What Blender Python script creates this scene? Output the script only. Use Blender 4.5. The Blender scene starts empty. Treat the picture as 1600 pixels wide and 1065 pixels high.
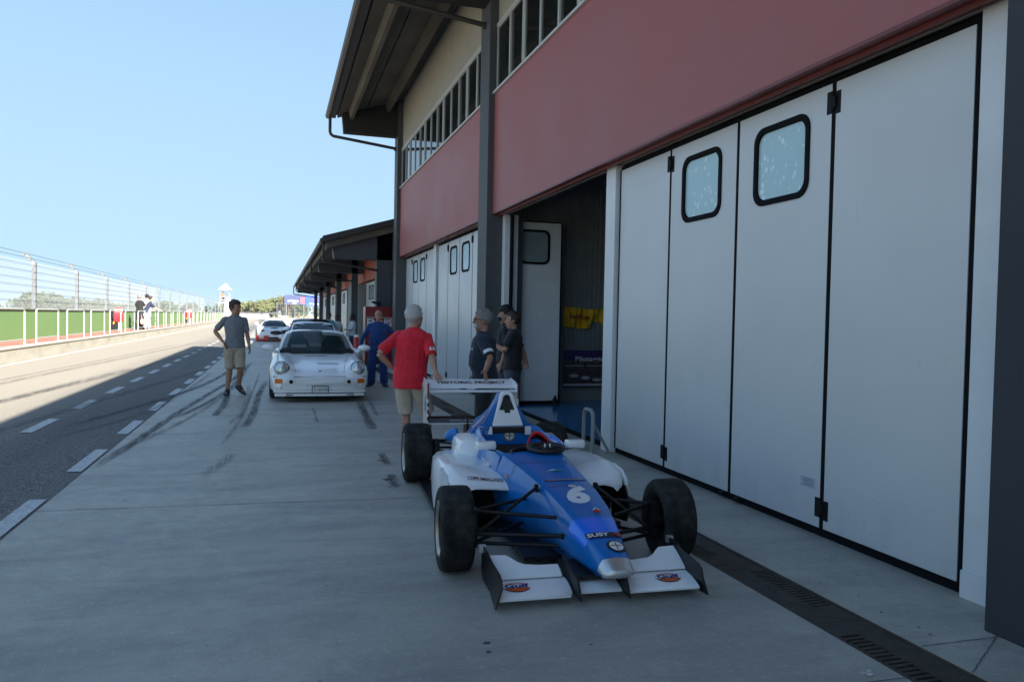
import bpy, bmesh, math, random
from mathutils import Vector, Matrix, noise
from mathutils.bvhtree import BVHTree
R_ = math.radians
random.seed(7)
V = Vector
scene = bpy.context.scene
# ------------------------------------------------------------------ camera
cd = bpy.data.cameras.new('camera'); cam = bpy.data.objects.new('camera', cd)
scene.collection.objects.link(cam); scene.camera = cam
cd.sensor_width = 36; cd.lens = 27.0; cd.clip_end = 6000; cd.clip_start = .05
# camera axes in world coordinates (from the photo's vanishing points)
CR = V((.955684, -.293750, .019488)); CF = V((.294226, .955283, -.029402))
CR.normalize(); CF = (CF - CR*CF.dot(CR)).normalized(); CU = CR.cross(CF)
m3 = Matrix((CR, CU, -CF)).transposed()
cam.matrix_world = Matrix.Translation((0, 0, 1.6)) @ m3.to_4x4()
# ------------------------------------------------------------------ light
SUN = V((4.96, -12.08, 7.78)).normalized()
EL = math.asin(SUN.z); AZ = math.atan2(SUN.x, SUN.y)
EXPO = 2.16
SKYCAP = tuple(c/2**EXPO/.090 for c in (.56, .85, 1.16))
w = bpy.data.worlds.new('World'); scene.world = w; w.use_nodes = True
nt = w.node_tree; bg = nt.nodes['Background']
sky = nt.nodes.new('ShaderNodeTexSky'); sky.sky_type = 'NISHITA'; sky.sun_disc = False
sky.sun_elevation = EL; sky.sun_rotation = AZ; sky.air_density = 1.0; sky.dust_density = .4; sky.ozone_density = 3.2
# gentle shoulder on the bright horizon so that it keeps its pale blue
def vm(op, a, b_=None):
    n = nt.nodes.new('ShaderNodeVectorMath'); n.operation = op
    for i, x in enumerate((a, b_)):
        if x is None: continue
        if isinstance(x, tuple): n.inputs[i].default_value = x
        else: nt.links.new(x, n.inputs[i])
    return n.outputs[0]
CAP = SKYCAP
tint = vm('MULTIPLY', sky.outputs[0], (1.0, 1.0, .97)); q1 = vm('DIVIDE', tint, CAP); q2 = vm('MULTIPLY', q1, q1); q3 = vm('ADD', q2, (1, 1, 1)); q4 = nt.nodes.new('ShaderNodeSeparateXYZ'); nt.links.new(q3, q4.inputs[0])
cb_ = nt.nodes.new('ShaderNodeCombineXYZ')
for i in range(3):
    p_ = nt.nodes.new('ShaderNodeMath'); p_.operation = 'SQRT'; nt.links.new(q4.outputs[i], p_.inputs[0]); nt.links.new(p_.outputs[0], cb_.inputs[i])
nt.links.new(vm('DIVIDE', tint, cb_.outputs[0]), bg.inputs[0]); bg.inputs[1].default_value = 0.090
sd = bpy.data.lights.new('sun', 'SUN'); so = bpy.data.objects.new('sun', sd); scene.collection.objects.link(so)
sd.energy = 3.9; sd.angle = R_(.53); sd.color = (1, .93, .82)
so.rotation_euler = SUN.to_track_quat('Z', 'Y').to_euler(); so.location = (0, 0, 40)
scene.view_settings.view_transform = 'Standard'; scene.view_settings.look = 'None'
scene.view_settings.exposure = EXPO; scene.view_settings.gamma = 1
scene.view_settings.use_curve_mapping = False
scene.render.engine = 'CYCLES'
scene.cycles.max_bounces = 8; scene.cycles.diffuse_bounces = 4; scene.cycles.use_denoising = True

# ------------------------------------------------------------------ materials
MATS = {}
def mat(name, col, rough=.5, metal=0., var=.12, vs=3., bump=0., bs=40., coat=0., spec=.5, rvar=0., col2=None, stretch=None, sheen=0, detail=6):
    if name in MATS: return MATS[name]
    m = bpy.data.materials.new(name); m.use_nodes = True; n = m.node_tree.nodes; L = m.node_tree.links
    b = n['Principled BSDF']; b.inputs['Roughness'].default_value = rough; b.inputs['Metallic'].default_value = metal
    b.inputs['Coat Weight'].default_value = coat; b.inputs['Coat Roughness'].default_value = .05
    b.inputs['Specular IOR Level'].default_value = spec
    if sheen: b.inputs['Sheen Weight'].default_value = sheen
    c = (*col, 1)
    tc = n.new('ShaderNodeTexCoord'); src = tc.outputs['Object']
    if stretch:
        mp = n.new('ShaderNodeMapping'); mp.inputs['Scale'].default_value = stretch; L.new(src, mp.inputs[0]); src = mp.outputs[0]
    if var or col2:
        nz = n.new('ShaderNodeTexNoise'); nz.inputs['Scale'].default_value = vs; nz.inputs['Detail'].default_value = detail; nz.inputs['Roughness'].default_value = .6
        L.new(src, nz.inputs['Vector'])
        r = n.new('ShaderNodeMapRange'); r.inputs[1].default_value = .3; r.inputs[2].default_value = .7; L.new(nz.outputs[0], r.inputs[0])
        mx = n.new('ShaderNodeMix'); mx.data_type = 'RGBA'
        lo = col2 if col2 else tuple(x*(1-var) for x in col); hi = col if col2 else tuple(min(1, x*(1+var)) for x in col)
        mx.inputs[6].default_value = (*lo, 1); mx.inputs[7].default_value = (*hi, 1)
        L.new(r.outputs[0], mx.inputs[0]); L.new(mx.outputs[2], b.inputs['Base Color'])
        if rvar:
            r2 = n.new('ShaderNodeMapRange'); r2.inputs[1].default_value = .3; r2.inputs[2].default_value = .7
            r2.inputs[3].default_value = max(0, rough-rvar); r2.inputs[4].default_value = rough+rvar
            L.new(nz.outputs[0], r2.inputs[0]); L.new(r2.outputs[0], b.inputs['Roughness'])
    else: b.inputs['Base Color'].default_value = c
    if bump:
        nb = n.new('ShaderNodeTexNoise'); nb.inputs['Scale'].default_value = bs; nb.inputs['Detail'].default_value = 4; L.new(src, nb.inputs['Vector'])
        bp = n.new('ShaderNodeBump'); bp.inputs['Strength'].default_value = bump; bp.inputs['Distance'].default_value = .02
        L.new(nb.outputs[0], bp.inputs['Height']); L.new(bp.outputs[0], b.inputs['Normal'])
    MATS[name] = m; return m

# node helper for the bespoke ground materials
class NG:
    def __init__(s, name):
        s.m = bpy.data.materials.new(name); s.m.use_nodes = True; s.n = s.m.node_tree.nodes; s.L = s.m.node_tree.links
        s.b = s.n['Principled BSDF']; s.tc = s.n.new('ShaderNodeTexCoord'); MATS[name] = s.m
    def map(s, sc=(1, 1, 1), rot=(0, 0, 0), out='Object'):
        mp = s.n.new('ShaderNodeMapping'); mp.inputs['Scale'].default_value = sc; mp.inputs['Rotation'].default_value = rot
        s.L.new(s.tc.outputs[out], mp.inputs[0]); return mp.outputs[0]
    def noise(s, v, sc, det=6, ro=.6, dist=0):
        z = s.n.new('ShaderNodeTexNoise'); z.inputs['Scale'].default_value = sc; z.inputs['Detail'].default_value = det
        z.inputs['Roughness'].default_value = ro; z.inputs['Distortion'].default_value = dist; s.L.new(v, z.inputs['Vector']); return z.outputs[0]
    def rng(s, v, a, b, c=0., d=1.):
        r = s.n.new('ShaderNodeMapRange'); r.clamp = True
        for i, x in enumerate((a, b, c, d)): r.inputs[i+1].default_value = x
        s.L.new(v, r.inputs[0]); return r.outputs[0]
    def mix(s, f, a, b):
        m = s.n.new('ShaderNodeMix'); m.data_type = 'RGBA'
        for i, x in ((0, f), (6, a), (7, b)):
            if isinstance(x, tuple): m.inputs[i].default_value = (*x, 1)
            elif isinstance(x, (int, float)): m.inputs[i].default_value = x
            else: s.L.new(x, m.inputs[i])
        return m.outputs[2]
    def math(s, op, a, b=0.):
        m = s.n.new('ShaderNodeMath'); m.operation = op
        for i, x in enumerate((a, b)):
            if isinstance(x, (int, float)): m.inputs[i].default_value = x
            else: s.L.new(x, m.inputs[i])
        return m.outputs[0]
    def sep(s, v):
        x = s.n.new('ShaderNodeSeparateXYZ'); s.L.new(v, x.inputs[0]); return x.outputs
    def bump(s, h, st=.3, d=.01):
        b = s.n.new('ShaderNodeBump'); b.inputs['Strength'].default_value = st; b.inputs['Distance'].default_value = d
        s.L.new(h, b.inputs['Height']); s.L.new(b.outputs[0], s.b.inputs['Normal'])

# ------------------------------------------------------------------ mesh builder
COL = scene.collection
def rotz(a): return Matrix.Rotation(a, 4, 'Z')
class MB:
    def __init__(s): s.v = []; s.f = []; s.X = Matrix.Identity(4)
    def add(s, vs, fs):
        o = len(s.v); s.v += [s.X @ V(p) for p in vs]; s.f += [tuple(i+o for i in f) for f in fs]; return s
    def box(s, x0, x1, y0, y1, z0, z1):
        return s.add([(x0,y0,z0),(x1,y0,z0),(x1,y1,z0),(x0,y1,z0),(x0,y0,z1),(x1,y0,z1),(x1,y1,z1),(x0,y1,z1)],
                     [(3,2,1,0),(4,5,6,7),(0,1,5,4),(1,2,6,5),(2,3,7,6),(3,0,4,7)])
    def hexa(s, pts): return s.add(pts, [(3,2,1,0),(4,5,6,7),(0,1,5,4),(1,2,6,5),(2,3,7,6),(3,0,4,7)])
    def loft(s, rings, cap=True, closed=True):
        n = len(rings[0]); o = []; fs = []
        for r in rings: o += list(r)
        for i in range(len(rings)-1):
            for j in range(n if closed else n-1):
                k = (j+1) % n; fs.append((i*n+j, i*n+k, (i+1)*n+k, (i+1)*n+j))
        if cap and closed:
            fs.append(tuple(range(n))[::-1]); fs.append(tuple((len(rings)-1)*n+j for j in range(n)))
        return s.add(o, fs)
    def tube(s, path, r, n=8, cap=True, flat=1.):
        path = [V(p) for p in path]; rs = r if isinstance(r, (list, tuple)) else [r]*len(path); rings = []
        prev = None
        for i, p in enumerate(path):
            d = (path[min(i+1, len(path)-1)]-path[max(i-1, 0)]).normalized()
            if prev is None:
                a = V((0, 0, 1)) if abs(d.z) < .9 else V((1, 0, 0)); u = d.cross(a).normalized()
            else: u = (prev - d*prev.dot(d)).normalized()
            prev = u; q = d.cross(u)
            rings.append([p + (u*math.cos(t*2*math.pi/n)+q*math.sin(t*2*math.pi/n)*flat)*rs[i] for t in range(n)])
        return s.loft(rings, cap)
    def lathe(s, prof, c=(0,0,0), axis='X', n=32, cap=False):
        c = V(c); rings = []
        for t in range(n):
            a = 2*math.pi*t/n; rg = []
            for h, r in prof:
                if axis == 'X': rg.append(c+V((h, r*math.cos(a), r*math.sin(a))))
                elif axis == 'Y': rg.append(c+V((r*math.sin(a), h, r*math.cos(a))))
                else: rg.append(c+V((r*math.cos(a), r*math.sin(a), h)))
            rings.append(rg)
        m = len(prof); vs = [p for r in rings for p in r]; fs = []
        for i in range(n):
            k = (i+1) % n
            for j in range(m-1): fs.append((i*m+j, k*m+j, k*m+j+1, i*m+j+1))
        return s.add(vs, fs)
    def ell(s, c, r, n=14, m=9, rot=None):
        c = V(c); vs = []; fs = []; M = rot if rot else Matrix.Identity(3)
        r = (r, r, r) if not isinstance(r, (tuple, list)) else r
        for i in range(m+1):
            ph = math.pi*i/m
            for j in range(n):
                th = 2*math.pi*j/n
                vs.append(c + M @ V((r[0]*math.sin(ph)*math.cos(th), r[1]*math.sin(ph)*math.sin(th), r[2]*math.cos(ph))))
        for i in range(m):
            for j in range(n):
                k = (j+1) % n
                if i == 0: fs.append((j, n+j, n+k))
                elif i == m-1: fs.append((i*n+j, (i+1)*n+j, i*n+k))
                else: fs.append((i*n+j, (i+1)*n+j, (i+1)*n+k, i*n+k))
        return s.add(vs, fs)
    def prism(s, poly, a, b, axis='X'):
        def P(p, h): return {'X': (h, p[0], p[1]), 'Y': (p[0], h, p[1]), 'Z': (p[0], p[1], h)}[axis]
        n = len(poly); vs = [P(p, a) for p in poly]+[P(p, b) for p in poly]
        fs = [tuple(range(n))[::-1], tuple(range(n, 2*n))]+[(i, (i+1) % n, n+(i+1) % n, n+i) for i in range(n)]
        return s.add(vs, fs)
    def ring(s, outer, inner, a, b, axis='X'):   # frame between two outlines with the same count
        def P(p, h): return {'X': (h, p[0], p[1]), 'Y': (p[0], h, p[1]), 'Z': (p[0], p[1], h)}[axis]
        n = len(outer); vs = [P(p, a) for p in outer]+[P(p, a) for p in inner]+[P(p, b) for p in outer]+[P(p, b) for p in inner]; fs = []
        for i in range(n):
            k = (i+1) % n
            fs += [(i, k, n+k, n+i), (2*n+i, 3*n+i, 3*n+k, 2*n+k), (i, 2*n+i, 2*n+k, k), (n+i, n+k, 3*n+k, 3*n+i)]
        return s.add(vs, fs)
    def build(s, name, m, parent=None, smooth=False, bevel=0, local=False, fixn=True, angle=40, sub=0, tw=None):
        X = Matrix.Identity(4)
        if parent is not None and not local: X = MW[parent.name].inverted()
        me = bpy.data.meshes.new(name); me.from_pydata([tuple(X @ p) for p in s.v], [], s.f); me.validate()
        if fixn:
            bm = bmesh.new(); bm.from_mesh(me); bmesh.ops.recalc_face_normals(bm, faces=bm.faces); bm.to_mesh(me); bm.free()
        return link(name, me, m, parent, smooth, bevel, angle, sub)
MW = {}
def link(name, me, m, parent=None, smooth=False, bevel=0, angle=40, sub=0):
    me.materials.clear(); me.materials.append(m)
    o = bpy.data.objects.new(name, me); COL.objects.link(o)
    if parent is not None: o.parent = parent; MW[o.name] = MW[parent.name].copy()
    else: MW[o.name] = Matrix.Identity(4)
    if smooth:
        me.polygons.foreach_set('use_smooth', [True]*len(me.polygons))
        me.set_sharp_from_angle(angle=R_(angle))
    if bevel:
        b = o.modifiers.new('bevel', 'BEVEL'); b.width = bevel; b.segments = 2; b.limit_method = 'ANGLE'; b.angle_limit = R_(40)
    if sub:
        q = o.modifiers.new('sub', 'SUBSURF'); q.levels = sub; q.render_levels = sub
    return o
def thing(name, label, cat, loc=(0,0,0), rz=0, group=None):
    o = bpy.data.objects.new(name, None); COL.objects.link(o); o.location = loc; o.rotation_euler = (0, 0, rz)
    MW[o.name] = Matrix.Translation(loc) @ rotz(rz); o.empty_display_size = .1
    return tag(o, label, cat, group)
def tag(o, label=None, cat=None, group=None):
    if label: o['label'] = label
    if cat: o['category'] = cat
    if group: o['group'] = group
    return o
def struct(o): o['kind'] = 'structure'; return o
def lab(o, l): o['label'] = l; return o
def copy_tree(o, parent=None):
    c = o.copy(); COL.objects.link(c); c.parent = parent
    for ch in list(o.children): copy_tree(ch, c)
    return c
def rrect(cx, cy, hw, hh, r, n=5):
    pts = []
    for sx, sy, a0 in ((1, 1, 0), (-1, 1, 90), (-1, -1, 180), (1, -1, 270)):
        for i in range(n+1):
            a = R_(a0+90*i/n); pts.append((cx+sx*(hw-r)+r*math.cos(a), cy+sy*(hh-r)+r*math.sin(a)))
    return pts

def text_mesh(txt, w, h=None, bold=.0, shear=0):
    """flat text as (verts 2d, faces), centred, scaled to width w (and height h)"""
    c = bpy.data.curves.new('t', 'FONT'); c.body = txt; c.size = 1; c.align_x = 'CENTER'; c.resolution_u = 3; c.offset = bold; c.shear = shear
    o = bpy.data.objects.new('t', c); COL.objects.link(o); dg = bpy.context.evaluated_depsgraph_get()
    me = bpy.data.meshes.new_from_object(o.evaluated_get(dg)); bpy.data.objects.remove(o); bpy.data.curves.remove(c)
    bm = bmesh.new(); bm.from_mesh(me); bmesh.ops.triangulate(bm, faces=bm.faces); bm.verts.ensure_lookup_table()
    vs = [(v.co.x, v.co.y) for v in bm.verts]; fs = [tuple(q.index for q in f.verts) for f in bm.faces]; bm.free(); bpy.data.meshes.remove(me)
    x0 = min(p[0] for p in vs); x1 = max(p[0] for p in vs); y0 = min(p[1] for p in vs); y1 = max(p[1] for p in vs)
    kx = w/(x1-x0); ky = kx if h is None else h/(y1-y0)
    return [((p[0]-(x0+x1)/2)*kx, (p[1]-(y0+y1)/2)*ky) for p in vs], fs
def flat(mesh2, o, ax, bx):
    """place a 2d mesh in space"""
    o, ax, bx = V(o), V(ax).normalized(), V(bx).normalized(); b = MB()
    b.add([o+ax*p[0]+bx*p[1] for p in mesh2[0]], mesh2[1]); return b
def decal(mesh2, o, ax, bx, d, bvh, off=.003):
    """project a flat 2d mesh along d onto a surface"""
    o, ax, bx, d = V(o), V(ax).normalized(), V(bx).normalized(), V(d).normalized(); b = MB(); vs = []
    for p in mesh2[0]:
        q = o+ax*p[0]+bx*p[1]; h = bvh.ray_cast(q-d*.6, d, 2.)
        vs.append(h[0]-d*off if h[0] else q)
    b.add(vs, mesh2[1]); return b
def disc2(r, ry=None, n=28, a0=0, a1=360, ri=0):
    ry = ry or r; full = (a1-a0) == 360; k = n if full else n+1; vs = []; fs = []
    rad = [ri, (ri+1)/2 if ri else .5, 1.]
    for q in rad:
        for i in range(k):
            a = R_(a0+(a1-a0)*i/n); vs.append((r*q*math.cos(a), ry*q*math.sin(a)))
    for lv in range(2):
        for i in range(n):
            j = (i+1) % k; fs.append((lv*k+i, (lv+1)*k+i, (lv+1)*k+j, lv*k+j))
    return vs, fs
def grid2(w, h, nx=8, ny=3):
    vs = [(-w/2+w*i/nx, -h/2+h*j/ny) for j in range(ny+1) for i in range(nx+1)]
    fs = [(j*(nx+1)+i, j*(nx+1)+i+1, (j+1)*(nx+1)+i+1, (j+1)*(nx+1)+i) for j in range(ny) for i in range(nx)]
    return vs, fs
def shift2(m, dx, dy): return [(p[0]+dx, p[1]+dy) for p in m[0]], m[1]
def join2(*ms):
    vs = []; fs = []
    for m in ms: o = len(vs); vs += list(m[0]); fs += [tuple(i+o for i in f) for f in m[1]]
    return vs, fs
# ================================================================== THE SETTING
KA = .043                     # crossfall of the lane
def zasp(x): return KA*(-1.8-x)
# concrete apron
g = NG('concrete'); ob = g.map(); big = g.noise(ob, .55, 5, .6); st = g.noise(g.map((.35, 1.3, 1), (0, 0, .12)), 1.6, 6, .65, .4); fi = g.noise(ob, 55, 3, .7); med = g.noise(ob, 7, 6, .7)
c1 = g.mix(g.rng(big, .3, .7), (.325, .308, .265), (.435, .41, .355))
c2 = g.mix(g.rng(st, .46, .66), c1, (.25, .245, .225))
c2 = g.mix(g.rng(med, .55, .8, 0, .45), c2, (.25, .25, .25))
c2 = g.mix(g.rng(g.noise(ob, 1.7, 4, .5), .62, .8, 0, .4), c2, (.45, .44, .42))
vo = g.n.new('ShaderNodeTexVoronoi'); vo.inputs['Scale'].default_value = 1.3; g.L.new(ob, vo.inputs['Vector'])
c2 = g.mix(g.rng(vo.outputs['Distance'], .018, .03, 1, 0), c2, (.07, .07, .07))
c3 = g.mix(g.rng(fi, .42, .68, 0, .42), c2, (.24, .24, .235)); c3 = g.mix(g.rng(g.noise(ob, 21, 5, .75), .56, .66, 0, .35), c3, (.22, .22, .22)); c3 = g.mix(g.rng(g.noise(ob, 30, 4, .75), .56, .66, 0, .45), c3, (.54, .53, .49)); c3 = g.mix(g.rng(g.noise(g.map((1, 1.5, 1)), 2.6, 8, .75, .6), .50, .60, 0, .48), c3, (.27, .265, .25)); c3 = g.mix(g.rng(g.noise(g.map((1, 1, 1), (0, 0, .5)), 1.1, 9, .8, .3), .55, .68, 0, .35), c3, (.50, .485, .45))
g.L.new(c3, g.b.inputs['Base Color']); g.L.new(g.rng(med, .3, .7, .42, .62), g.b.inputs['Roughness']); g.bump(fi, .25, .004)
# asphalt
g = NG('asphalt'); ob = g.map(); vo = g.n.new('ShaderNodeTexVoronoi'); vo.inputs['Scale'].default_value = 75; g.L.new(ob, vo.inputs['Vector'])
sp = g.noise(ob, 48, 4, .85); bl = g.noise(g.map((1.2, .12, 1)), 1., 5, .6)
ca = g.mix(g.rng(sp, .42, .60), (.060, .059, .059), (.30, .29, .27)); ca = g.mix(g.rng(bl, .42, .72, 0, .55), ca, (.085, .085, .087))
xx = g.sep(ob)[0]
ca = g.mix(g.rng(xx, -2.7, -4.2, 0, .72), ca, (.35, .312, .255))  # paler and warmer past the shadow edge: sunlight painted into the lane colour
g.L.new(ca, g.b.inputs['Base Color']); g.b.inputs['Roughness'].default_value = .85; g.b.inputs['Specular IOR Level'].default_value = .25; g.bump(g.math('ADD', vo.outputs['Distance'], sp), .6, .006)
mat('white_line', (.62, .63, .64), .6, var=.25, vs=24, col2=(.30, .31, .32), detail=9)
mat('yellow_field', (.33, .29, .18), .95, var=.25, vs=.05)
mat('red_path', (.36, .15, .11), .85, var=.15, vs=2)
mat('joint', (.07, .07, .07), .9, var=0)
b = MB(); b.add([(-900, -400, -.35), (900, -400, -.35), (900, 3000, -.35), (-900, 3000, -.35)], [(0, 1, 2, 3)])
struct(b.build('ground', MATS['yellow_field']))
b = MB(); b.box(-1.8, 2.76, -35, 300, -.3, 0); struct(b.build('concrete_apron', MATS['concrete']))
b = MB(); b.box(3.1, 4.12, -35, 300, -.3, 0); struct(b.build('walkway', MATS['concrete']))
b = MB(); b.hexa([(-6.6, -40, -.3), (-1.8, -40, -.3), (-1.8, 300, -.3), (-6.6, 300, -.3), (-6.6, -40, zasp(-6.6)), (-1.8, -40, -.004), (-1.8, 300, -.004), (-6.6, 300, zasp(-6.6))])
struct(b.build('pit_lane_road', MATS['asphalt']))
def sheet(name, x0, x1, y0, y1, m, dz=.004, z=None):
    b = MB(); b.add([(x, y, (zasp(x) if z is None else z)+dz) for x, y in ((x0, y0), (x1, y0), (x1, y1), (x0, y1))], [(0, 1, 2, 3)])
    return b
b = MB()
for k in range(-6, 60):
    y0 = 5.97+2.49*k
    for x0, x1 in ((-1.955, -1.825), (-3.05, -2.915)):
        b.add([(x, y, zasp(x)+.004) for x, y in ((x0, y0), (x1, y0), (x1, y0+1.3), (x0, y0+1.3))], [(0, 1, 2, 3)])
b.add([(x, y, zasp(x)+.004) for x, y in ((-6.42, -40), (-6.30, -40), (-6.30, 290), (-6.42, 290))], [(0, 1, 2, 3)])
struct(b.build('lane_markings', MATS['white_line'], fixn=False))
# cracks and joints of the apron
b = MB()
def wiggle(p0, p1, wd, n=40, amp=.006, z=.004):
    p0, p1 = V((*p0, 0)), V((*p1, 0)); d = (p1-p0).normalized(); q = V((-d.y, d.x, 0)); vs = []; fs = []
    for i in range(n+1):
        c = p0.lerp(p1, i/n)+q*noise.noise(V((i*.7, p0.x*3, p0.y)))*amp; k = wd*(.6+.8*abs(noise.noise(V((i*.9, 5, p0.y)))))
        vs += [tuple(c-q*k/2+V((0, 0, z))), tuple(c+q*k/2+V((0, 0, z)))]
        if i: fs.append((2*i-2, 2*i-1, 2*i+1, 2*i))
    b.add(vs, fs)
wiggle((-1.8, 6.87), (2.76, 6.58), .009); wiggle((-1.8, 2.95), (2.76, 2.76), .009)
wiggle((-1.8, 10.9), (2.76, 10.62), .007); wiggle((-1.8, 14.9), (2.76, 14.6), .009); wiggle((-1.8, 19), (2.76, 18.7), .012)
wiggle((3.1, 3.02), (3.95, 3.0), .008); wiggle((3.1, 2.72), (3.6, 3.02), .006); wiggle((3.1, 8.62), (4.1, 8.6), .006)
wiggle((3.1, 14.3), (4.1, 14.28), .006)
struct(b.build('expansion_joints', MATS['joint'], fixn=False))
b = MB()
for y in range(-6, 20): wiggle((-1.795, y*4), (-1.795, y*4+4), .03, 60, .02, -.0005)
struct(b.build('road_edge_crack', MATS['joint'], fixn=False))
# skid marks: soft dark rubber sheets on the apron and road
def rubber(name, dark, st):
    g = NG(name); uv = g.sep(g.tc.outputs['UV']); u = uv[0]; v = uv[1]
    e = g.math('MULTIPLY', g.rng(u, 0, .3), g.rng(u, .7, 1, 1, 0)); e2 = g.math('MULTIPLY', g.rng(v, 0, .12), g.rng(v, .85, 1, 1, 0))
    nz = g.math('MULTIPLY', g.rng(g.noise(g.map((3, .6, 1)), 2.2, 7, .75), .28, .5), g.rng(g.noise(g.map((26, .9, 1)), 2.2, 6, .7), .36, .56)); a = g.math('MULTIPLY', g.math('MULTIPLY', e, e2), nz)
    g.L.new(g.math('MULTIPLY', a, st), g.b.inputs['Alpha']); g.b.inputs['Base Color'].default_value = (*dark, 1); g.b.inputs['Roughness'].default_value = .7; return g.m
rub = rubber('rubber_dark', (.03, .033, .04), .82); rub2 = rubber('rubber_faint', (.05, .055, .065), .42)
def skid(pts, wd, m, z=.006):
    pts = [V((p[0], p[1], 0)) for p in pts]; P = []
    for i in range(len(pts)-1):
        p0 = pts[max(i-1, 0)]; p1 = pts[i]; p2 = pts[i+1]; p3 = pts[min(i+2, len(pts)-1)]
        for k in range(10):
            t = k/10; P.append(.5*((2*p1)+(p2-p0)*t+(2*p0-5*p1+4*p2-p3)*t*t+(3*p1-p0-3*p2+p3)*t**3))
    P.append(pts[-1]); me = bpy.data.meshes.new('skid'); vs = []; fs = []; n = len(P)
    for i, p in enumerate(P):
        d = (P[min(i+1, n-1)]-P[max(i-1, 0)]).normalized(); q = V((-d.y, d.x, 0))*wd/2
        for s in (q, -q):
            c = p+s; vs.append((c.x, c.y, (zasp(c.x) if c.x < -1.8 else 0)+z))
        if i: fs.append((2*i-2, 2*i-1, 2*i+1, 2*i))
    me.from_pydata(vs, [], fs); uv = me.uv_layers.new(name='UVMap')
    for poly in me.polygons:
        for li in poly.loop_indices:
            k = me.loops[li].vertex_index; uv.data[li].uv = (k % 2, (k//2)/(n-1))
    return struct(link('tyre_mark', me, m))
zz = [0]
def sk(pts, wd, m):
    zz[0] += .0009; skid(pts, wd, m, .0055+zz[0])
sk([(-1.75, 8.6), (-1.6, 10.8), (-1.48, 13), (-1.25, 16), (-.95, 20), (-.7, 27)], .15, rub)
sk([(-1.72, 9.6), (-1.3, 12), (-1.0, 15), (-.8, 19), (-.8, 26)], .13, rub2)
sk([(-2.7, 11.4), (-2.1, 14.5), (-1.5, 18.3), (-1.2, 24), (-1.4, 34)], .16, rub)
sk([(-2.6, 10.4), (-2.0, 13), (-1.75, 16), (-1.6, 22)], .12, rub2)
sk([(-3.6, 8.5), (-3.1, 13), (-2.5, 18), (-1.8, 24)], .22, rub2)
sk([(-1.45, 12.4), (-1.15, 14.5), (-.9, 17.6), (-.8, 22)], .12, rub)
sk([(-.42, 11.2), (-.33, 13), (-.3, 16), (-.2, 19)], .15, rub)
sk([(-.62, 11.6), (-.5, 13), (-.5, 15), (-.55, 18)], .13, rub2)
sk([(-.9, 12.6), (-.85, 14), (-.9, 16.4)], .14, rub)
sk([(-.62, 9.8), (-.50, 12), (-.44, 16), (-.4, 22)], .07, rub2)
sk([(1.32, 10.8), (1.37, 12), (1.5, 14.6)], .17, rub)
sk([(1.55, 12.2), (1.6, 13), (1.7, 14.6)], .1, rub2)
sk([(1.08, 7.1), (1.1, 7.4), (1.12, 7.7)], .12, rub); sk([(1.16, 8.2), (1.17, 8.6), (1.18, 8.9)], .1, rub)
sk([(-.7, 8), (-.55, 8.5), (-.45, 9.2)], .14, rub2); sk([(.6, 11.5), (.62, 13.5)], .06, rub2)
sk([(-4.6, 10), (-4.1, 15), (-3.5, 22), (-3.1, 30), (-2.7, 40)], .2, rub2)
sk([(-5.2, 14), (-4.9, 20), (-4.3, 30), (-3.6, 44)], .16, rub2)
sk([(-5.6, 13), (-5.2, 19), (-4.7, 28), (-4.2, 40)], .1, rub2)
sk([(-4.3, 12.6), (-4.0, 17), (-3.6, 22.5)], .25, rub2)
# dark oil spots on the apron are part of its dirt: one sheet
b = MB()
random.seed(3)
def blot(cx, cy, r):
    n = 9; b.add([(cx+r*(.6+.6*random.random())*math.cos(t*6.283/n), cy+.7*r*(.6+.6*random.random())*math.sin(t*6.283/n), .0045) for t in range(n)], [tuple(range(n))])
for cx, cy, r in ((1.01, 3.6, .022), (.99, 3.5, .014), (.3, 4.6, .008), (1.06, 7.5, .05), (1.13, 8.5, .05), (1.6, 4.2, .008), (.2, 3.4, .007), (-.3, 3.9, .006), (1.5, 3.45, .01)): blot(cx, cy, r)
for _ in range(26): blot(random.uniform(3.15, 3.9), random.uniform(3.1, 8), random.uniform(.004, .012))
struct(b.build('oil_spots', MATS['joint'], fixn=False))
b = MB()
for cx, cy, r in ((2.62, 2.83, .022), (2.64, 2.86, .014), (2.68, 2.72, .014), (2.60, 2.85, .01)): blot(cx, cy, r)
struct(b.build('paint_spots', mat('chalk', (.6, .6, .6), .9, var=0), fixn=False))
# drain channel
mat('drain_iron', (.050, .040, .033), .75, metal=.2, var=.4, vs=9, bump=.4, bs=60)
mat('void', (.004, .004, .004), 1, var=0)
dr = thing('drain_channel', 'long dark iron drain channel with slotted covers running beside the blue racing car', 'drain', (2.93, 3, 0))
b = MB(); b.box(2.76, 3.1, -10, 82, -.25, -.09); b.build('channel', MATS['void'], dr)
b = MB(); b.box(2.76, 2.785, -10, 82, -.085, -.002); b.box(3.075, 3.1, -10, 82, -.085, -.002); b.build('rim', MATS['drain_iron'], dr)
b = MB(); y = 1.4; k = 0
while y < 30:
    side = k % 2
    # slotted half and plain half of each cover alternate
    xa, xb = ((2.80, 2.915) if side else (2.945, 3.06))
    b.box(2.787, xa, y+.004, y+1.0, -.05, -.006); b.box(xb, 3.073, y+.004, y+1.0, -.05, -.006)
    b.box(xa, xb, y+.004, y+.2, -.05, -.006); b.box(xa, xb, y+.84, y+1.0, -.05, -.006)
    for i in range(16): b.box(xa, xb, y+.2+i*.04, y+.222+i*.04, -.05, -.008)
    y += 1.0; k += 1
b.box(2.787, 3.073, 30, 82, -.05, -.006); b.box(2.787, 3.073, -10, 1.4, -.05, -.006)
b.build('grating', MATS['drain_iron'], dr)

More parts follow.
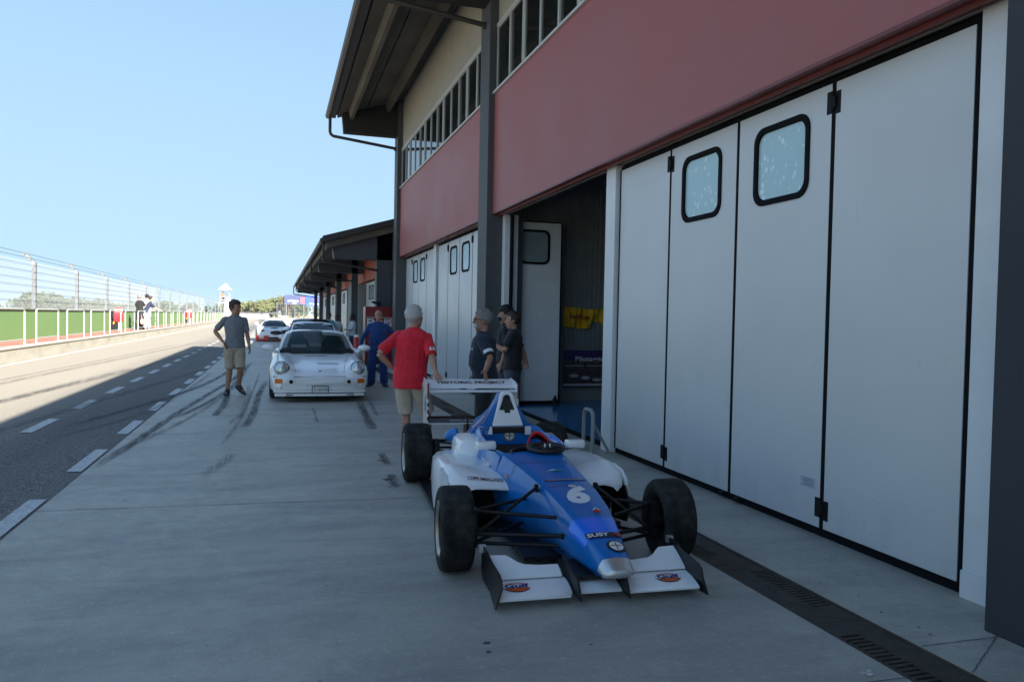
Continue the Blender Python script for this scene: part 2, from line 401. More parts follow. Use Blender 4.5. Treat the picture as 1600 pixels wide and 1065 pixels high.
# ------------------------------------------------------------------ pit wall, railings, boards, catch fence
mat('wall_conc', (.37, .345, .29), .85, var=.14, vs=1.6, bump=.3, bs=14, stretch=(1, .5, 2.5))
mat('green_board', (.135, .25, .085), .75, var=.06, vs=.6)
mat('galv', (.17, .19, .20), .6, metal=.2, var=.12, vs=5)
mat('white_rail', (.37, .41, .39), .4, var=.06)
mat('wire', (.22, .24, .26), .5, metal=.4, var=0)
mat('mesh_wire', (.30, .32, .34), .6, var=0)
mat('dark_wood', (.07, .05, .04), .8, var=.3)
mat('stain', (.23, .18, .12), .9, var=.3)
pw = thing('pit_wall', 'low pale concrete pit wall with coping and rusty streaks along the lane', 'wall', (-6.6, 25, .2))
b = MB(); b.box(-6.76, -6.47, -30, 135, -.3, .56); b.build('wall', MATS['wall_conc'], pw)
b = MB(); b.box(-6.80, -6.44, -30, 135, .56, .6); b.build('coping', mat('coping', (.42, .395, .34), .8, var=.1), pw, bevel=.01)
b = MB()
random.seed(5)
for k in range(24):
    y = 15+k*3.3+random.uniform(-.5, .5); h = random.uniform(.12, .3); wd = random.uniform(.02, .07)
    b.add([(-6.466, y-wd, .558), (-6.466, y+wd, .558), (-6.466, y+wd*.5, .56-h), (-6.466, y-wd*.3, .56-h)], [(0, 1, 2, 3)])
b.build('rust_streaks', MATS['stain'], pw, fixn=False)
b = MB(); b.box(-8.0, -6.80, -30, 135, .1, .58); struct(b.build('path', MATS['red_path']))
# railings
rails = None
for k in range(-3, 30):
    y0 = 25.2+3.43*k
    if rails is None:
        rails = thing('railing', 'white tubular railing section nearest the left edge, standing on the pit wall', 'railing', (-6.6, y0, .6), 0, 'white railings standing on the pit wall')
        b = MB(); b.tube([(0, 0, 0), (0, 0, .93), (0, .05, .985), (0, .12, 1.0), (0, 2.23, 1.0), (0, 2.3, .985), (0, 2.35, .93), (0, 2.35, 0)], .024, 8); b.build('frame', MATS['white_rail'], rails, smooth=True, local=True)
        b = MB(); b.tube([(0, 0, .17), (0, 2.35, .17)], .014, 6); b.build('lower_bar', MATS['white_rail'], rails, smooth=True, local=True); r0 = rails
    else:
        c = copy_tree(r0); c.location = (-6.6, y0, .6)
RAILTXT = 'white tubular railing section, one of the row standing on the pit wall'
for o in COL.objects:
    if o.name.startswith('railing') and o.parent is None: o['label'] = RAILTXT
# boards
gb = thing('board_fence', 'long green painted board fence behind the red path and white railings', 'fence', (-8.05, 30, .5))
b = MB(); b.box(-8.1, -8.04, -30, 135, .3, 1.56); b.build('boards', MATS['green_board'], gb)
b = MB(); b.box(-8.16, -8.0, -30, 135, 1.562, 1.60); b.build('top_plank', MATS['dark_wood'], gb)
cf = thing('catch_fence', 'tall steel catch fence with cable strands and bent post tops behind the green boards', 'fence', (-8.25, 30, 0))
ys = [31.3+6.15*k for k in range(-6, 18)]
pb = None
for y in ys:
    if pb is None:
        b = MB(); b.box(-8.32, -8.2, y-.085, y+.085, -.3, 3.25)
        b.hexa([(-8.32, y-.07, 3.25), (-8.2, y-.07, 3.25), (-8.2, y+.07, 3.25), (-8.32, y+.07, 3.25), (-8.66, y-.07, 3.56), (-8.54, y-.07, 3.62), (-8.54, y+.07, 3.62), (-8.66, y+.07, 3.56)])
        pb = b.build('post', MATS['galv'], cf); y0 = y
    else:
        c = pb.copy(); COL.objects.link(c); c.location.y = pb.location.y+(y-y0)
b = MB()
for z in (1.9, 2.16, 2.42, 2.66, 2.92, 3.15): b.tube([(-8.19, -6, z), (-8.19, 136, z)], .006, 5)
for k in (.35, .9): b.tube([(-8.2-.34*k, -6, 3.27+.33*k), (-8.2-.34*k, 136, 3.27+.33*k)], .011, 5)
b.build('cable', MATS['wire'], cf)
b = MB(); y = -6
while y < 100:
    b.box(-8.215, -8.212, y, y+.0045, 1.6, 3.25); y += .05 if y < 60 else .12
for k in range(20): b.box(-8.215, -8.212, -6, 136, 1.63+.08*k, 1.633+.08*k)
b.build('mesh', MATS['mesh_wire'], cf)
# far race track and pale verge beyond the fence
b = MB(); b.box(-26, -9.5, -100, 330, -.34, .05); struct(b.build('race_track', mat('track', (.2, .19, .18), .85, var=.1, vs=.4)))
b = MB(); b.box(-9.5, -8.0, -60, 330, -.34, .1); struct(b.build('verge', mat('verge', (.30, .28, .17), .95, var=.2, vs=1)))
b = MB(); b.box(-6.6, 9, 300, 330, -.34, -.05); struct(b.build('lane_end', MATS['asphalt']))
b = MB(); b.box(-8, -6.6, 135, 330, -.3, .2); b.box(-90, 60, 135.5, 330, -.3, -.02); struct(b.build('run_off', mat('runoff', (.32, .29, .23), .95, var=.12, vs=.2)))
# ================================================================== GARAGE BUILDING (tall)
mat('red_panel', (.33, .098, .094), .55, var=.045, vs=.7, rvar=.06)
mat('red_trim', (.16, .028, .028), .45, var=.1)
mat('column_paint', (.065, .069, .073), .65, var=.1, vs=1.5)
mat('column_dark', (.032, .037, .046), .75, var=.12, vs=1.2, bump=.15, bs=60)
mat('cream_wall', (.35, .335, .285), .8, var=.06)
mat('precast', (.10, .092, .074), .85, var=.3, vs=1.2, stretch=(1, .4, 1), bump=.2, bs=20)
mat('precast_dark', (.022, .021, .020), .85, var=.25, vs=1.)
mat('frame_grey', (.50, .51, .50), .5, metal=.1, var=.05)
mat('dark_glass', (.012, .014, .014), .06, var=0, spec=.6)
mat('rubber_seal', (.006, .007, .009), .8, var=.2, spec=.12)
mat('hinge_black', (.012, .012, .014), .6, var=.2, spec=.15)
mat('pipe_dark', (.04, .036, .032), .5, var=.1)
mat('roof_metal', (.030, .028, .026), .6, var=.1)
mat('alu_strip', (.42, .42, .38), .5, metal=.4, var=.05)
# door paint: off white with faint grime towards the bottom and wipe patches
g = NG('door_paint'); ob = g.map(); z = g.sep(ob)[2]; n1 = g.noise(ob, .9, 4, .5); n2 = g.noise(g.map((1, 1, .25)), 4, 6, .7)
c = g.mix(g.rng(n1, .3, .7), (.555, .565, .575), (.60, .61, .62)); c = g.mix(g.rng(n2, .58, .8, 0, .15), c, (.50, .515, .53))
c = g.mix(g.math('MULTIPLY', g.rng(z, .6, .0, 0, .35), g.rng(n2, .3, .65)), c, (.30, .31, .33))
g.L.new(c, g.b.inputs['Base Color']); g.L.new(g.rng(n2, .3, .7, .26, .42), g.b.inputs['Roughness']); g.b.inputs['Specular IOR Level'].default_value = .45
n5 = g.noise(g.map((1, 3, 9)), 3, 6, .75); z5 = g.rng(z, 1.3, .1, 0, 1); c = g.mix(g.math('MULTIPLY', z5, g.rng(n5, .62, .68, 0, .35)), c, (.20, .20, .21)); g.L.new(c, g.b.inputs['Base Color']); g.bump(g.noise(ob, 1.3, 2, .5), .25, .02)
mat('jamb_white', (.68, .70, .72), .45, var=.08, vs=1.5)
g = NG('frosted_pane'); ob = g.map(); vo = g.n.new('ShaderNodeTexVoronoi'); vo.inputs['Scale'].default_value = 17; g.L.new(g.map((1, 1, .75)), vo.inputs['Vector'])
n1 = g.noise(ob, 4.5, 3); n3 = g.noise(ob, 26, 3, .6)
spot = g.math('MULTIPLY', g.rng(vo.outputs['Distance'], .24, .40, 1, 0), g.rng(n1, .45, .52))
spot = g.math('MULTIPLY', spot, g.rng(n3, .36, .44))
c = g.mix(spot, (.42, .60, .64), (.72, .82, .86)); c = g.mix(g.rng(g.noise(g.map((1, 12, .5)), 2, 2), .45, .6, 0, .15), c, (.36, .54, .59))
g.L.new(c, g.b.inputs['Base Color']); g.b.inputs['Roughness'].default_value = .22
mat('floor_blue', (.03, .17, .36), .16, var=.2, vs=2, spec=.6)
mat('inner_wall', (.24, .25, .245), .7, var=.1)
mat('inner_dark', (.18, .18, .18), .8, var=.1)

FX = 3.95; RX = 3.71; CX0 = 3.6
Bd = thing('garage_building', 'tall garage building with dark red upper wall, strip windows and white folding doors', 'building', (3.95, 5, 0))
bays = [(-29.6, -18.9), (-18.6, -7.9), (-7.6, 3.1), (3.4, 14.1), (14.0, 24.9)]
# columns: far faces at 3.1, 14.1, 24.85 ...
def column(y1, name='column', x0=CX0):
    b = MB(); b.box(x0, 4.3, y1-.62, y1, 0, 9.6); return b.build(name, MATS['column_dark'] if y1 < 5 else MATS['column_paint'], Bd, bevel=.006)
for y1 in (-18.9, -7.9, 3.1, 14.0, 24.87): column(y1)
bayl = [(-18.9, -8.52), (-7.9, 2.48), (3.1, 13.38), (14.0, 24.25)]
b = MB()
for a, c_ in bayl: b.box(RX, RX+.18, a, c_, 3.475, 5.62)
b.build('red_wall_panel', MATS['red_panel'], Bd)
b = MB()
for a, c_ in bayl:
    b.box(RX+.02, FX+.02, a, c_, 3.462, 3.474)        # soffit of the panel
    b.box(RX-.008, RX+.03, a, c_, 3.455, 3.482)
    b.box(RX+.09, RX+.12, a, c_, 3.43, 3.4618)
b.build('panel_soffit', MATS['red_trim'], Bd)
b = MB()
for a, c_ in bayl: b.box(FX-.03, FX-.004, a, c_, 3.450, 3.4618)
b.build('head_strip', MATS['alu_strip'], Bd)
b = MB()
for a, c_ in bayl: b.box(RX+.05, RX+.3, a, c_, 6.86, 9.4)
b.build('upper_wall', MATS['cream_wall'], Bd)
# strip windows: each window a part with a pane
def strip_windows(a, c_, z0, z1, x):
    n = 13; wdt = (c_-a)/n
    b = MB(); b.box(x-.03, x+.1, a, c_, z0-.05, z0); b.box(x-.01, x+.1, a, c_, z1-.06, z1)
    b.build('window_rail', MATS['frame_grey'], Bd)
    for i in range(n):
        y0 = a+i*wdt; b = MB(); t = .032
        b.box(x, x+.035, y0+.004, y0+t, z0, z1-.061); b.box(x, x+.035, y0+wdt-t, y0+wdt-.004, z0, z1-.061)
        b.box(x, x+.035, y0+t, y0+wdt-t, z0, z0+t); b.box(x, x+.035, y0+t, y0+wdt-t, z1-.061-t, z1-.061)
        if i % 3 == 2: b.box(x-.012, x+.02, y0+t+.001, y0+t+.03, z0+t, z1-.061-t); b.box(x-.012, x+.02, y0+wdt-t-.03, y0+wdt-t-.001, z0+t, z1-.061-t)
        f = b.build('window', MATS['frame_grey'], Bd)
        p = MB(); p.box(x+.021, x+.028, y0+t, y0+wdt-t, z0+t, z1-.061-t)
        p.build('pane', MATS['dark_glass'], f)
for a, c_ in bayl[1:]: strip_windows(a+.02, c_-.02, 5.67, 6.84, RX+.02)
b = MB()
for a, c_ in bayl[:1]: b.box(RX+.06, RX+.07, a, c_, 5.6, 6.9)
b.build('glazing', MATS['dark_glass'], Bd)
b = MB()
for a, c_ in bayl: b.box(RX-.04, RX+.14, a, c_, 5.6, 5.64)
b.build('window_sill', MATS['frame_grey'], Bd)
# end wall of the tall building facing away and the body behind
b = MB(); b.box(4.25, 4.45, 24.4, 24.8, 0, 9.5); b.box(4.3, 15, 24.5, 24.8, 0, 9.3); b.build('end_wall', MATS['cream_wall'], Bd)
b = MB(); b.box(14.8, 15, -18.9, 24.4, 0, 9.4); b.box(4.4, 14.8, -19, -18.7, 0, 9.4); b.box(4.3, 14.7, -18.6, 24.4, 5.0, 5.2); b.box(4.25, 4.29, -18.6, 24.4, 6.9, 9.4); b.build('inner_wall', MATS['inner_wall'], Bd)
# roof
EX0, EZ0 = 1.53, 7.86; SL = .30
def rz_(x): return EZ0+(x-EX0)*SL
b = MB(); y0, y1 = -19.5, 24.9
b.hexa([(EX0, y0, EZ0-.07), (11, y0, rz_(11)-.07), (11, y1, rz_(11)-.07), (EX0, y1, EZ0-.07), (EX0, y0, EZ0+.08), (11, y0, rz_(11)+.08), (11, y1, rz_(11)+.08), (EX0, y1, EZ0+.08)])
b.hexa([(11, y0, rz_(11)-.07), (19, y0, rz_(11)-2), (19, y1, rz_(11)-2), (11, y1, rz_(11)-.07), (11, y0, rz_(11)+.08), (19, y0, rz_(11)-1.85), (19, y1, rz_(11)-1.85), (11, y1, rz_(11)+.08)])
rf = b.build('roof', MATS['roof_metal'], Bd)
b = MB()   # ribbed precast slabs under the overhang
for x0, x1 in ((EX0+.25, 2.62), (2.66, 3.72)):
    b.hexa([(x0, y0, rz_(x0)-.17), (x1, y0, rz_(x1)-.17), (x1, y1-.05, rz_(x1)-.17), (x0, y1-.05, rz_(x0)-.17), (x0, y0, rz_(x0)-.072), (x1, y0, rz_(x1)-.072), (x1, y1-.05, rz_(x1)-.072), (x0, y1-.05, rz_(x0)-.072)])
for xr in (2.18, 3.30):
    z = rz_(xr)-.17; b.hexa([(xr-.05, y0, z-.26), (xr+.05, y0, z-.26), (xr+.05, y1-.3, z-.26), (xr-.05, y1-.3, z-.26), (xr-.11, y0, z+.01), (xr+.11, y0, z+.04), (xr+.11, y1-.3, z+.04), (xr-.11, y1-.3, z+.01)])
b.build('roof_slab', MATS['precast'], Bd)
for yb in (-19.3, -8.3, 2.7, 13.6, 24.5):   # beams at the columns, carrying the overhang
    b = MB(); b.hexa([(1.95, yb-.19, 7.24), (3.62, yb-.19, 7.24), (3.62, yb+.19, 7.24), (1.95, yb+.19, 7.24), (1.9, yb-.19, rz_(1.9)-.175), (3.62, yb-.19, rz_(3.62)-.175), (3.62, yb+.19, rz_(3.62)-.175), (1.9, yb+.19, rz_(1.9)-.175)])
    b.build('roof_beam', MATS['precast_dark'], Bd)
b = MB(); b.tube([(EX0-.02, y0, EZ0-.04), (EX0-.02, y1+.03, EZ0-.04)], .095, 8); b.box(EX0-.03, EX0+.2, y0, y1, EZ0-.10, EZ0+.02); b.build('gutter', MATS['pipe_dark'], Bd)
for yb in (2.79, 13.7, 24.66):
    b = MB(); b.tube([(EX0+.02, yb, EZ0-.1), (EX0+.02, yb, 7.28), (EX0+.05, yb, 7.2), (EX0+.12, yb, 7.15), (3.6, yb, 6.92)], .048, 8)
    b.tube([(3.56, yb, 6.92), (3.62, yb, 6.9)], .07, 8)
    b.build('downpipe', MATS['pipe_dark'], Bd, smooth=True)

# ------------------------------------------------------------------ folding doors
def hinge(par, y, z0, z1):
    b = MB(); h = z1-z0; b.box(FX-.022, FX-.006, y-.075, y-.012, z0, z1-.012); b.box(FX-.022, FX-.006, y+.012, y+.075, z0+.012, z1)
    b.tube([(FX-.034, y, z0+.03), (FX-.034, y, z1-.02)], .017, 8); b.box(FX-.045, FX-.022, y-.035, y+.02, z0+.05, z1-.05)
    return b.build('hinge', MATS['hinge_black'], par, bevel=.003)
def leaf_mesh(b, w, z0=.07, z1=3.40, t=.05):
    b.box(-t, 0, 0, w, z0, z1); return b
def door(y0, hinges_at=(1, 3), win=(1, 2), wz=(2.60, 3.235), label=None, X=FX, par=Bd, leaves=4, lw=1.2, mhi='door_paint', ztop=3.385, name='garage_door'):
    """a closed folding door, near edge at y0"""
    D = MB(); D.box(X+.0, X+.03, y0-.02, y0+leaves*lw+.02, ztop+.006, ztop+.05); D.box(X+.0, X+.03, y0-.02, y0+leaves*lw+.02, .004, .066)
    for i in range(leaves+1): D.box(X-.0175, X+.03, y0+i*lw-(.0215 if 0 < i < leaves else .018), y0+i*lw+(.0215 if 0 < i < leaves else .018), .066, ztop+.006)
    d = D.build(name, MATS['rubber_seal'], par)
    if label: d['label'] = label
    for i in range(leaves):
        a = y0+i*lw+.022; c_ = y0+(i+1)*lw-.022; b = MB()
        if i in win:
            yc = (a+c_)/2-.0; zc = (wz[0]+wz[1])/2; hh = (wz[1]-wz[0])/2; hw = .325
            o = rrect(yc, zc, hw+.02, hh+.0, .12, 6); nn = len(o)
            # panel with an opening: outline ring of matching count
            per = []
            for (py, pz) in o:
                dy_, dz_ = py-yc, pz-zc; k = min(((c_-a)/2)/max(abs(dy_), 1e-6), 1e9)
                per.append((py, pz))
            # build as strips round the opening box plus corner fill
            ya, yb_, za, zb = yc-hw-.02, yc+hw+.02, zc-hh, zc+hh
            b.box(X-.02, X+.025, a, ya+.03, .07, ztop); b.box(X-.02, X+.025, yb_-.03, c_, .07, ztop)
            b.box(X-.02, X+.025, ya+.03, yb_-.03, .07, za+.03); b.box(X-.02, X+.025, ya+.03, yb_-.03, zb-.03, ztop)
            lf = b.build('door_leaf', MATS[mhi], d)
            f = MB(); f.ring(rrect(yc, zc, hw+.035, hh+.012, .13, 6), rrect(yc, zc, hw-.015, hh-.038, .095, 6), X-.034, X-.0); fr = f.build('window_frame', MATS['rubber_seal'], d, smooth=False, bevel=.006)
            p = MB(); p.prism(rrect(yc, zc, hw-.015, hh-.04, .10, 6), X-.012, X-.008); p.build('window_pane', MATS['frosted_pane'], d)
        else:
            b.box(X-.02, X+.025, a, c_, .07, ztop); b.build('door_leaf', MATS[mhi], d, bevel=.003)
    for i in hinges_at:
        y = y0+i*lw; b = MB()
        hinge(d, y, .135, .295); hinge(d, y, 3.15, 3.33)
    return d
def jamb(y0, y1, x0=FX-.07, x1=FX+.2, z1=3.455, par=Bd, plinth=True):
    b = MB(); b.box(x0, x1, y0, y1, 0 if not plinth else .0, z1); return b.build('door_jamb', MATS['jamb_white'], par, bevel=.004)
door(3.56, hinges_at=(1, 3), win=(1, 2), lw=1.226)
jamb(8.50, 8.77)
jamb(3.1, 3.535, x0=FX-.03)
b = MB(); b.box(FX-.045, FX-.031, 3.1, 3.535, 0, .16); b.build('plinth', MATS['jamb_white'], Bd)
jamb(13.22, 13.38, x0=FX-.05)
door(14.50, lw=1.19); jamb(19.33, 19.62); door(19.66, lw=1.16, hinges_at=(1, 3)); jamb(14.0, 14.47, x0=FX-.03)
jamb(24.32, 24.45)
door(-7.5, lw=1.19); jamb(-2.7, -2.42); door(-2.38, lw=1.19)
# door stops on the near door
b = MB()
for y, w_ in ((6.10, .05), (5.86, .06)): b.box(FX-.06, FX-.021, y-w_/2, y+w_/2, .02, .06)
b.build('door_stop', MATS['hinge_black'], Bd, bevel=.008)
b = MB(); b.box(FX-.0228, FX-.0208, 4.86, 5.03, .345, .425); st_ = b.build('paper_notice', mat('notice', (.42, .46, .50), .6, var=.1, vs=30), Bd)
lines = MB()
for i in range(4): lines.box(FX-.0238, FX-.0229, 4.88, 5.01-.02*(i % 2), .36+.016*i, .367+.016*i)
lines.build('print', mat('notice_ink', (.16, .2, .27), .6, var=0), st_)
# open bay: folded leaves inside, at its far side
D = MB(); D.box(3.99, 4.03, 13.1, 13.2, .0, 3.42); D.box(3.99, 5.12, 13.575, 13.61, .012, .07); D.box(3.99, 5.12, 13.575, 13.61, 3.385, 3.41); D.box(5.1, 5.13, 13.55, 13.61, .012, 3.4)
D.box(4.01, 4.06, 13.5, 13.62, .0, 3.42)
fd = D.build('folded_door', MATS['rubber_seal'], Bd)
b = MB(); b.box(4.065, 5.1, 13.56, 13.60, .07, 3.385); b.build('door_leaf', mat('leaf_inside', (.76, .77, .76), .45, var=.05), fd, bevel=.003)
b = MB(); b.box(4.065, 5.1, 13.63, 13.67, .07, 3.385); b.build('door_leaf', MATS['door_paint'], fd, bevel=.003)
f = MB(); f.ring(rrect(4.58, 2.93, .30, .32, .12, 6), rrect(4.58, 2.93, .255, .275, .09, 6), 13.535, 13.565, 'Y'); f.build('window_frame', MATS['rubber_seal'], fd, bevel=.004)
mat('pane_inside', (.26, .33, .34), .15, var=.1)
p = MB(); p.prism(rrect(4.58, 2.93, .26, .28, .09, 6), 13.550, 13.5595, 'Y'); p.build('window_pane', MATS['pane_inside'], fd)
b = MB(); b.tube([(4.1, 13.53, 3.36), (4.1, 13.53, 3.46)], .03, 8); b.tube([(4.1, 13.5, 3.33), (4.1, 13.57, 3.33)], .05, 10); b.build('roller', MATS['hinge_black'], fd)
# interior of the open garage
b = MB(); b.box(4.12, 14.8, 2.5, 24.4, -.3, .004); b.build('floor', MATS['floor_blue'], Bd)
b = MB(); b.box(4.0, 14.8, 14.08, 14.16, 0, 4.6)
y = 0
for i in range(60): b.box(4.2+i*.1, 4.25+i*.1, 14.055, 14.08, .3, 4.2)
b.build('partition', MATS['inner_wall'], Bd)
b = MB(); b.box(4.0, 14.8, 8.7, 8.74, 0, 4.6); b.box(4.3, 14.8, 8.74, 14.08, 4.2, 4.3); b.box(4.13, 4.5, 8.7, 14.05, 3.75, 4.6); b.box(12, 12.1, 8.74, 14.08, 0, 4.2); b.build('ceiling', MATS['inner_dark'], Bd)
b = MB(); b.box(3.97, 4.02, 8.77, 13.22, 3.43, 3.455); b.build('track_rail', MATS['rubber_seal'], Bd)
b = MB(); b.box(3.96, 4.12, 8.77, 13.22, -.002, .006); b.build('threshold', MATS['rubber_seal'], Bd)
# things in the garage
fl = thing('flag', 'yellow flag with dark red lettering hanging inside the open garage', 'flag', (5.8, 14.0, 1.3))
b = MB(); rows = []
for j in range(9):
    rows.append([])
    for i in range(33):
        x = 5.36+i*1.05/32; z = 1.86-.05*math.sin(i/32*3.1)-j*(.050 if i < 17 else .034 if i < 24 else .040)*(1-.1*(i/32)); rows[-1].append((x, 13.99+.045*math.sin(i*.55+j*.35)+.02*math.sin(i*1.7), z))
vs = [p for r in rows for p in r]; fs = [(j*33+i, j*33+i+1, (j+1)*33+i+1, (j+1)*33+i) for j in range(8) for i in range(32)]
b.add(vs, fs); b.build('cloth', mat('flag_yellow', (.75, .42, .01), .8, var=.15), fl, smooth=True)
t = text_mesh('bardiner', .42, .10, .03); flat(t, (5.66, 13.91, 1.66), (1, 0, -.06), (0, 0, 1)).build('lettering', mat('flag_red', (.35, .05, .02), .8, var=0), fl, fixn=False)
bn = thing('banner', 'printed racing banner reading Pilotaggio on the partition of the open garage', 'banner', (5.8, 14.0, .3))
b = MB(); b.box(5.38, 6.5, 14.02, 14.035, .27, 1.0); b.build('sheet', mat('banner_print', (.16, .10, .09), .5, var=.7, vs=6, col2=(.02, .02, .03), stretch=(1, 1, 3)), bn)
b = MB(); b.box(5.38, 6.5, 14.012, 14.019, .80, 1.0); b.build('header', mat('banner_violet', (.05, .03, .12), .5, var=.2), bn)
t = text_mesh('Pilotaggio', .62, .12, .02); flat(t, (5.93, 14.0, .82), (1, 0, 0), (0, 0, 1)).build('lettering', mat('banner_white', (.7, .7, .72), .6, var=0), bn, fixn=False)
b = MB(); b.box(5.38, 6.2, 14.005, 14.011, .30, .345); b.box(5.4, 5.8, 14.006, 14.011, .69, .705); b.box(5.86, 6.3, 14.006, 14.011, .69, .705)
for i in range(3): b.ell((5.6+.24*i, 14.0, .5-.04*i), (.1, .006, .035), 12, 5)
b.build('print', MATS['notice'], bn)
b = MB(); b.ell((6.26, 13.9, .2), (.09, .09, .1)); b.tube([(6.26, 13.9, .01), (6.26, 13.9, .2)], .05); tag(b.build('fire_extinguisher', mat('ext_red', (.5, .01, .02), .35, var=.05), None, smooth=True), 'small red extinguisher on the floor below the racing banner in the open garage', 'extinguisher')
sb = thing('spray_bottle', 'small dark spray bottle with a white head standing on the blue garage floor', 'bottle', (4.95, 13.3, 0))
b = MB(); b.lathe([(0, .0), (0, .045), (.12, .045), (.16, .02), (.19, .015), (.19, 0)], (0, 0, .004), 'Z', 16); b.build('bottle', MATS['hinge_black'], sb, smooth=True, local=True)
b = MB(); b.box(-.02, .045, -.015, .015, .19, .235); b.tube([(.03, 0, .2), (.05, 0, .15)], .007); b.build('spray_head', MATS['jamb_white'], sb, local=True, bevel=.004)
# tubular guard beside the post
gd = thing('tube_guard', 'short grey bent tube guard bolted to the ground beside the open garage', 'guard', (3.63, 8.6, 0))
b = MB(); b.tube([(3.63, 8.72, 0), (3.63, 8.72, .44), (3.63, 8.70, .49), (3.63, 8.66, .515), (3.63, 8.50, .515), (3.63, 8.46, .49), (3.63, 8.44, .44), (3.63, 8.44, 0)], .024, 10); b.build('tube', mat('guard_grey', (.30, .32, .32), .5, metal=.3, var=.1), gd, smooth=True)
b = MB(); b.tube([(3.65, 8.47, .36), (3.86, 8.50, .02)], .018, 8); b.build('brace', MATS['guard_grey'], gd, smooth=True)
b = MB()
for p in ((3.63, 8.72), (3.63, 8.44), (3.86, 8.5)): b.box(p[0]-.045, p[0]+.045, p[1]-.045, p[1]+.045, 0, .012)
b.build('foot_plate', MATS['guard_grey'], gd)

# ================================================================== LOW GARAGE BUILDING
mat('orange_red', (.42, .085, .05), .6, var=.1, vs=1.)
mat('fin_grey', (.055, .062, .075), .6, var=.1)
Lw = thing('garage_block', 'low far garage block with grey fin columns, orange red lintels and a dark overhanging roof', 'building', (3.9, 28, 0))
fins = [26.5, 35.6, 44.7, 53.8, 62.4, 71.0]
for i, y in enumerate(fins):
    b = MB(); b.box(3.28, 3.80 if i == 0 else 3.56, y, y+.5, 0, 4.5); b.build('column', MATS['fin_grey'], Lw)
ends = [(fins[i]+.5, fins[i+1]) for i in range(5)]
b = MB()
b.box(3.84, 4.05, 24.95, 71.4, 3.12, 4.6); b.build('lintel', MATS['orange_red'], Lw)
b = MB(); b.box(4.1, 4.3, 25, 72, 0, 4.8); b.box(4.3, 14, 71.2, 71.5, 0, 5.5); b.build('wall', MATS['inner_wall'], Lw)
b = MB(); b.box(3.80, 6, 26.55, 26.7, 0, 4.9); b.build('side_panel', MATS['fin_grey'], Lw)
b = MB(); b.box(4.02, 4.1, 24.95, 26.5, 0, 3.12); b.build('end_panel', MATS['red_trim'], Lw)
for i, (a, c_) in enumerate(ends):
    if i == 1:
        # this bay stands open: dark with folded leaves
        D = MB(); D.box(4.0, 4.09, a-.5, c_+.5, 0, 3.11); dd = D.build('open_bay', MATS['inner_dark'], Lw)
        for k in range(5):
            b = MB(); b.box(3.45, 4.0, a+.5+k*.7, a+.55+k*.7, .06, 3.05); b.build('door_leaf', MATS['door_paint'], dd)
        b = MB(); b.box(3.9, 4.0, c_-3.6, c_-1.2, .06, 3.05); b.build('door_leaf', MATS['door_paint'], dd)
    else:
        door(a+.12, lw=1.02, X=3.94, par=Lw, hinges_at=(), ztop=3.05, wz=(2.3, 2.9)); door(a+.12+4.2, lw=1.02, X=3.94, par=Lw, hinges_at=(), ztop=3.05, wz=(2.3, 2.9))
    
lx0 = 1.47; lz0 = 4.06
def lr(x): return lz0+(x-lx0)*.295
def slab(b, x0, x1, ya, yb_, d0, d1, sk=.10):
    s = lambda y: sk*(y-26)/45
    b.hexa([(x0+s(ya), ya, lr(x0)+d0), (x1+s(ya), ya, lr(x1)+d0), (x1+s(yb_), yb_, lr(x1)+d0), (x0+s(yb_), yb_, lr(x0)+d0),
            (x0+s(ya), ya, lr(x0)+d1), (x1+s(ya), ya, lr(x1)+d1), (x1+s(yb_), yb_, lr(x1)+d1), (x0+s(yb_), yb_, lr(x0)+d1)])
b = MB(); slab(b, lx0, 9, 26.2, 71.8, -.0, .12); b.hexa([(9, 26.2, lr(9)-.1), (15, 26.2, 4), (15, 71.8, 4), (9, 71.8, lr(9)-.1), (9, 26.2, lr(9)+.1), (15, 26.2, 4.2), (15, 71.8, 4.2), (9, 71.8, lr(9)+.1)]); b.build('roof', MATS['roof_metal'], Lw)
b = MB(); slab(b, lx0+.12, 4.3, 26.25, 71.7, -.30, -.002); b.build('roof_slab', MATS['precast'], Lw)
b = MB(); slab(b, lx0-.02, 6.5, 26.08, 26.2, -.06, .14); b.build('verge_trim', MATS['roof_metal'], Lw)
for y in fins:
    b = MB(); b.hexa([(1.85, y, 3.5), (4.1, y, 3.5), (4.1, y+.45, 3.5), (1.85, y+.45, 3.5), (1.8, y, lr(1.8)-.3), (4.1, y, lr(4.1)-.3), (4.1, y+.45, lr(4.1)-.3), (1.8, y+.45, lr(1.8)-.3)])
    b.build('roof_beam', MATS['fin_grey'], Lw)
b = MB(); b.tube([(lx0-.03, 26.1, lz0), (lx0+.07, 71.8, lz0)], .08, 8); b.build('gutter', MATS['pipe_dark'], Lw)
for y in fins:
    b = MB(); b.tube([(lx0+.02, y-.1, lz0-.05), (lx0+.02, y-.1, 3.42), (lx0+.1, y-.1, 3.36), (3.28, y-.1, 3.14)], .045, 6); b.build('downpipe', MATS['pipe_dark'], Lw)

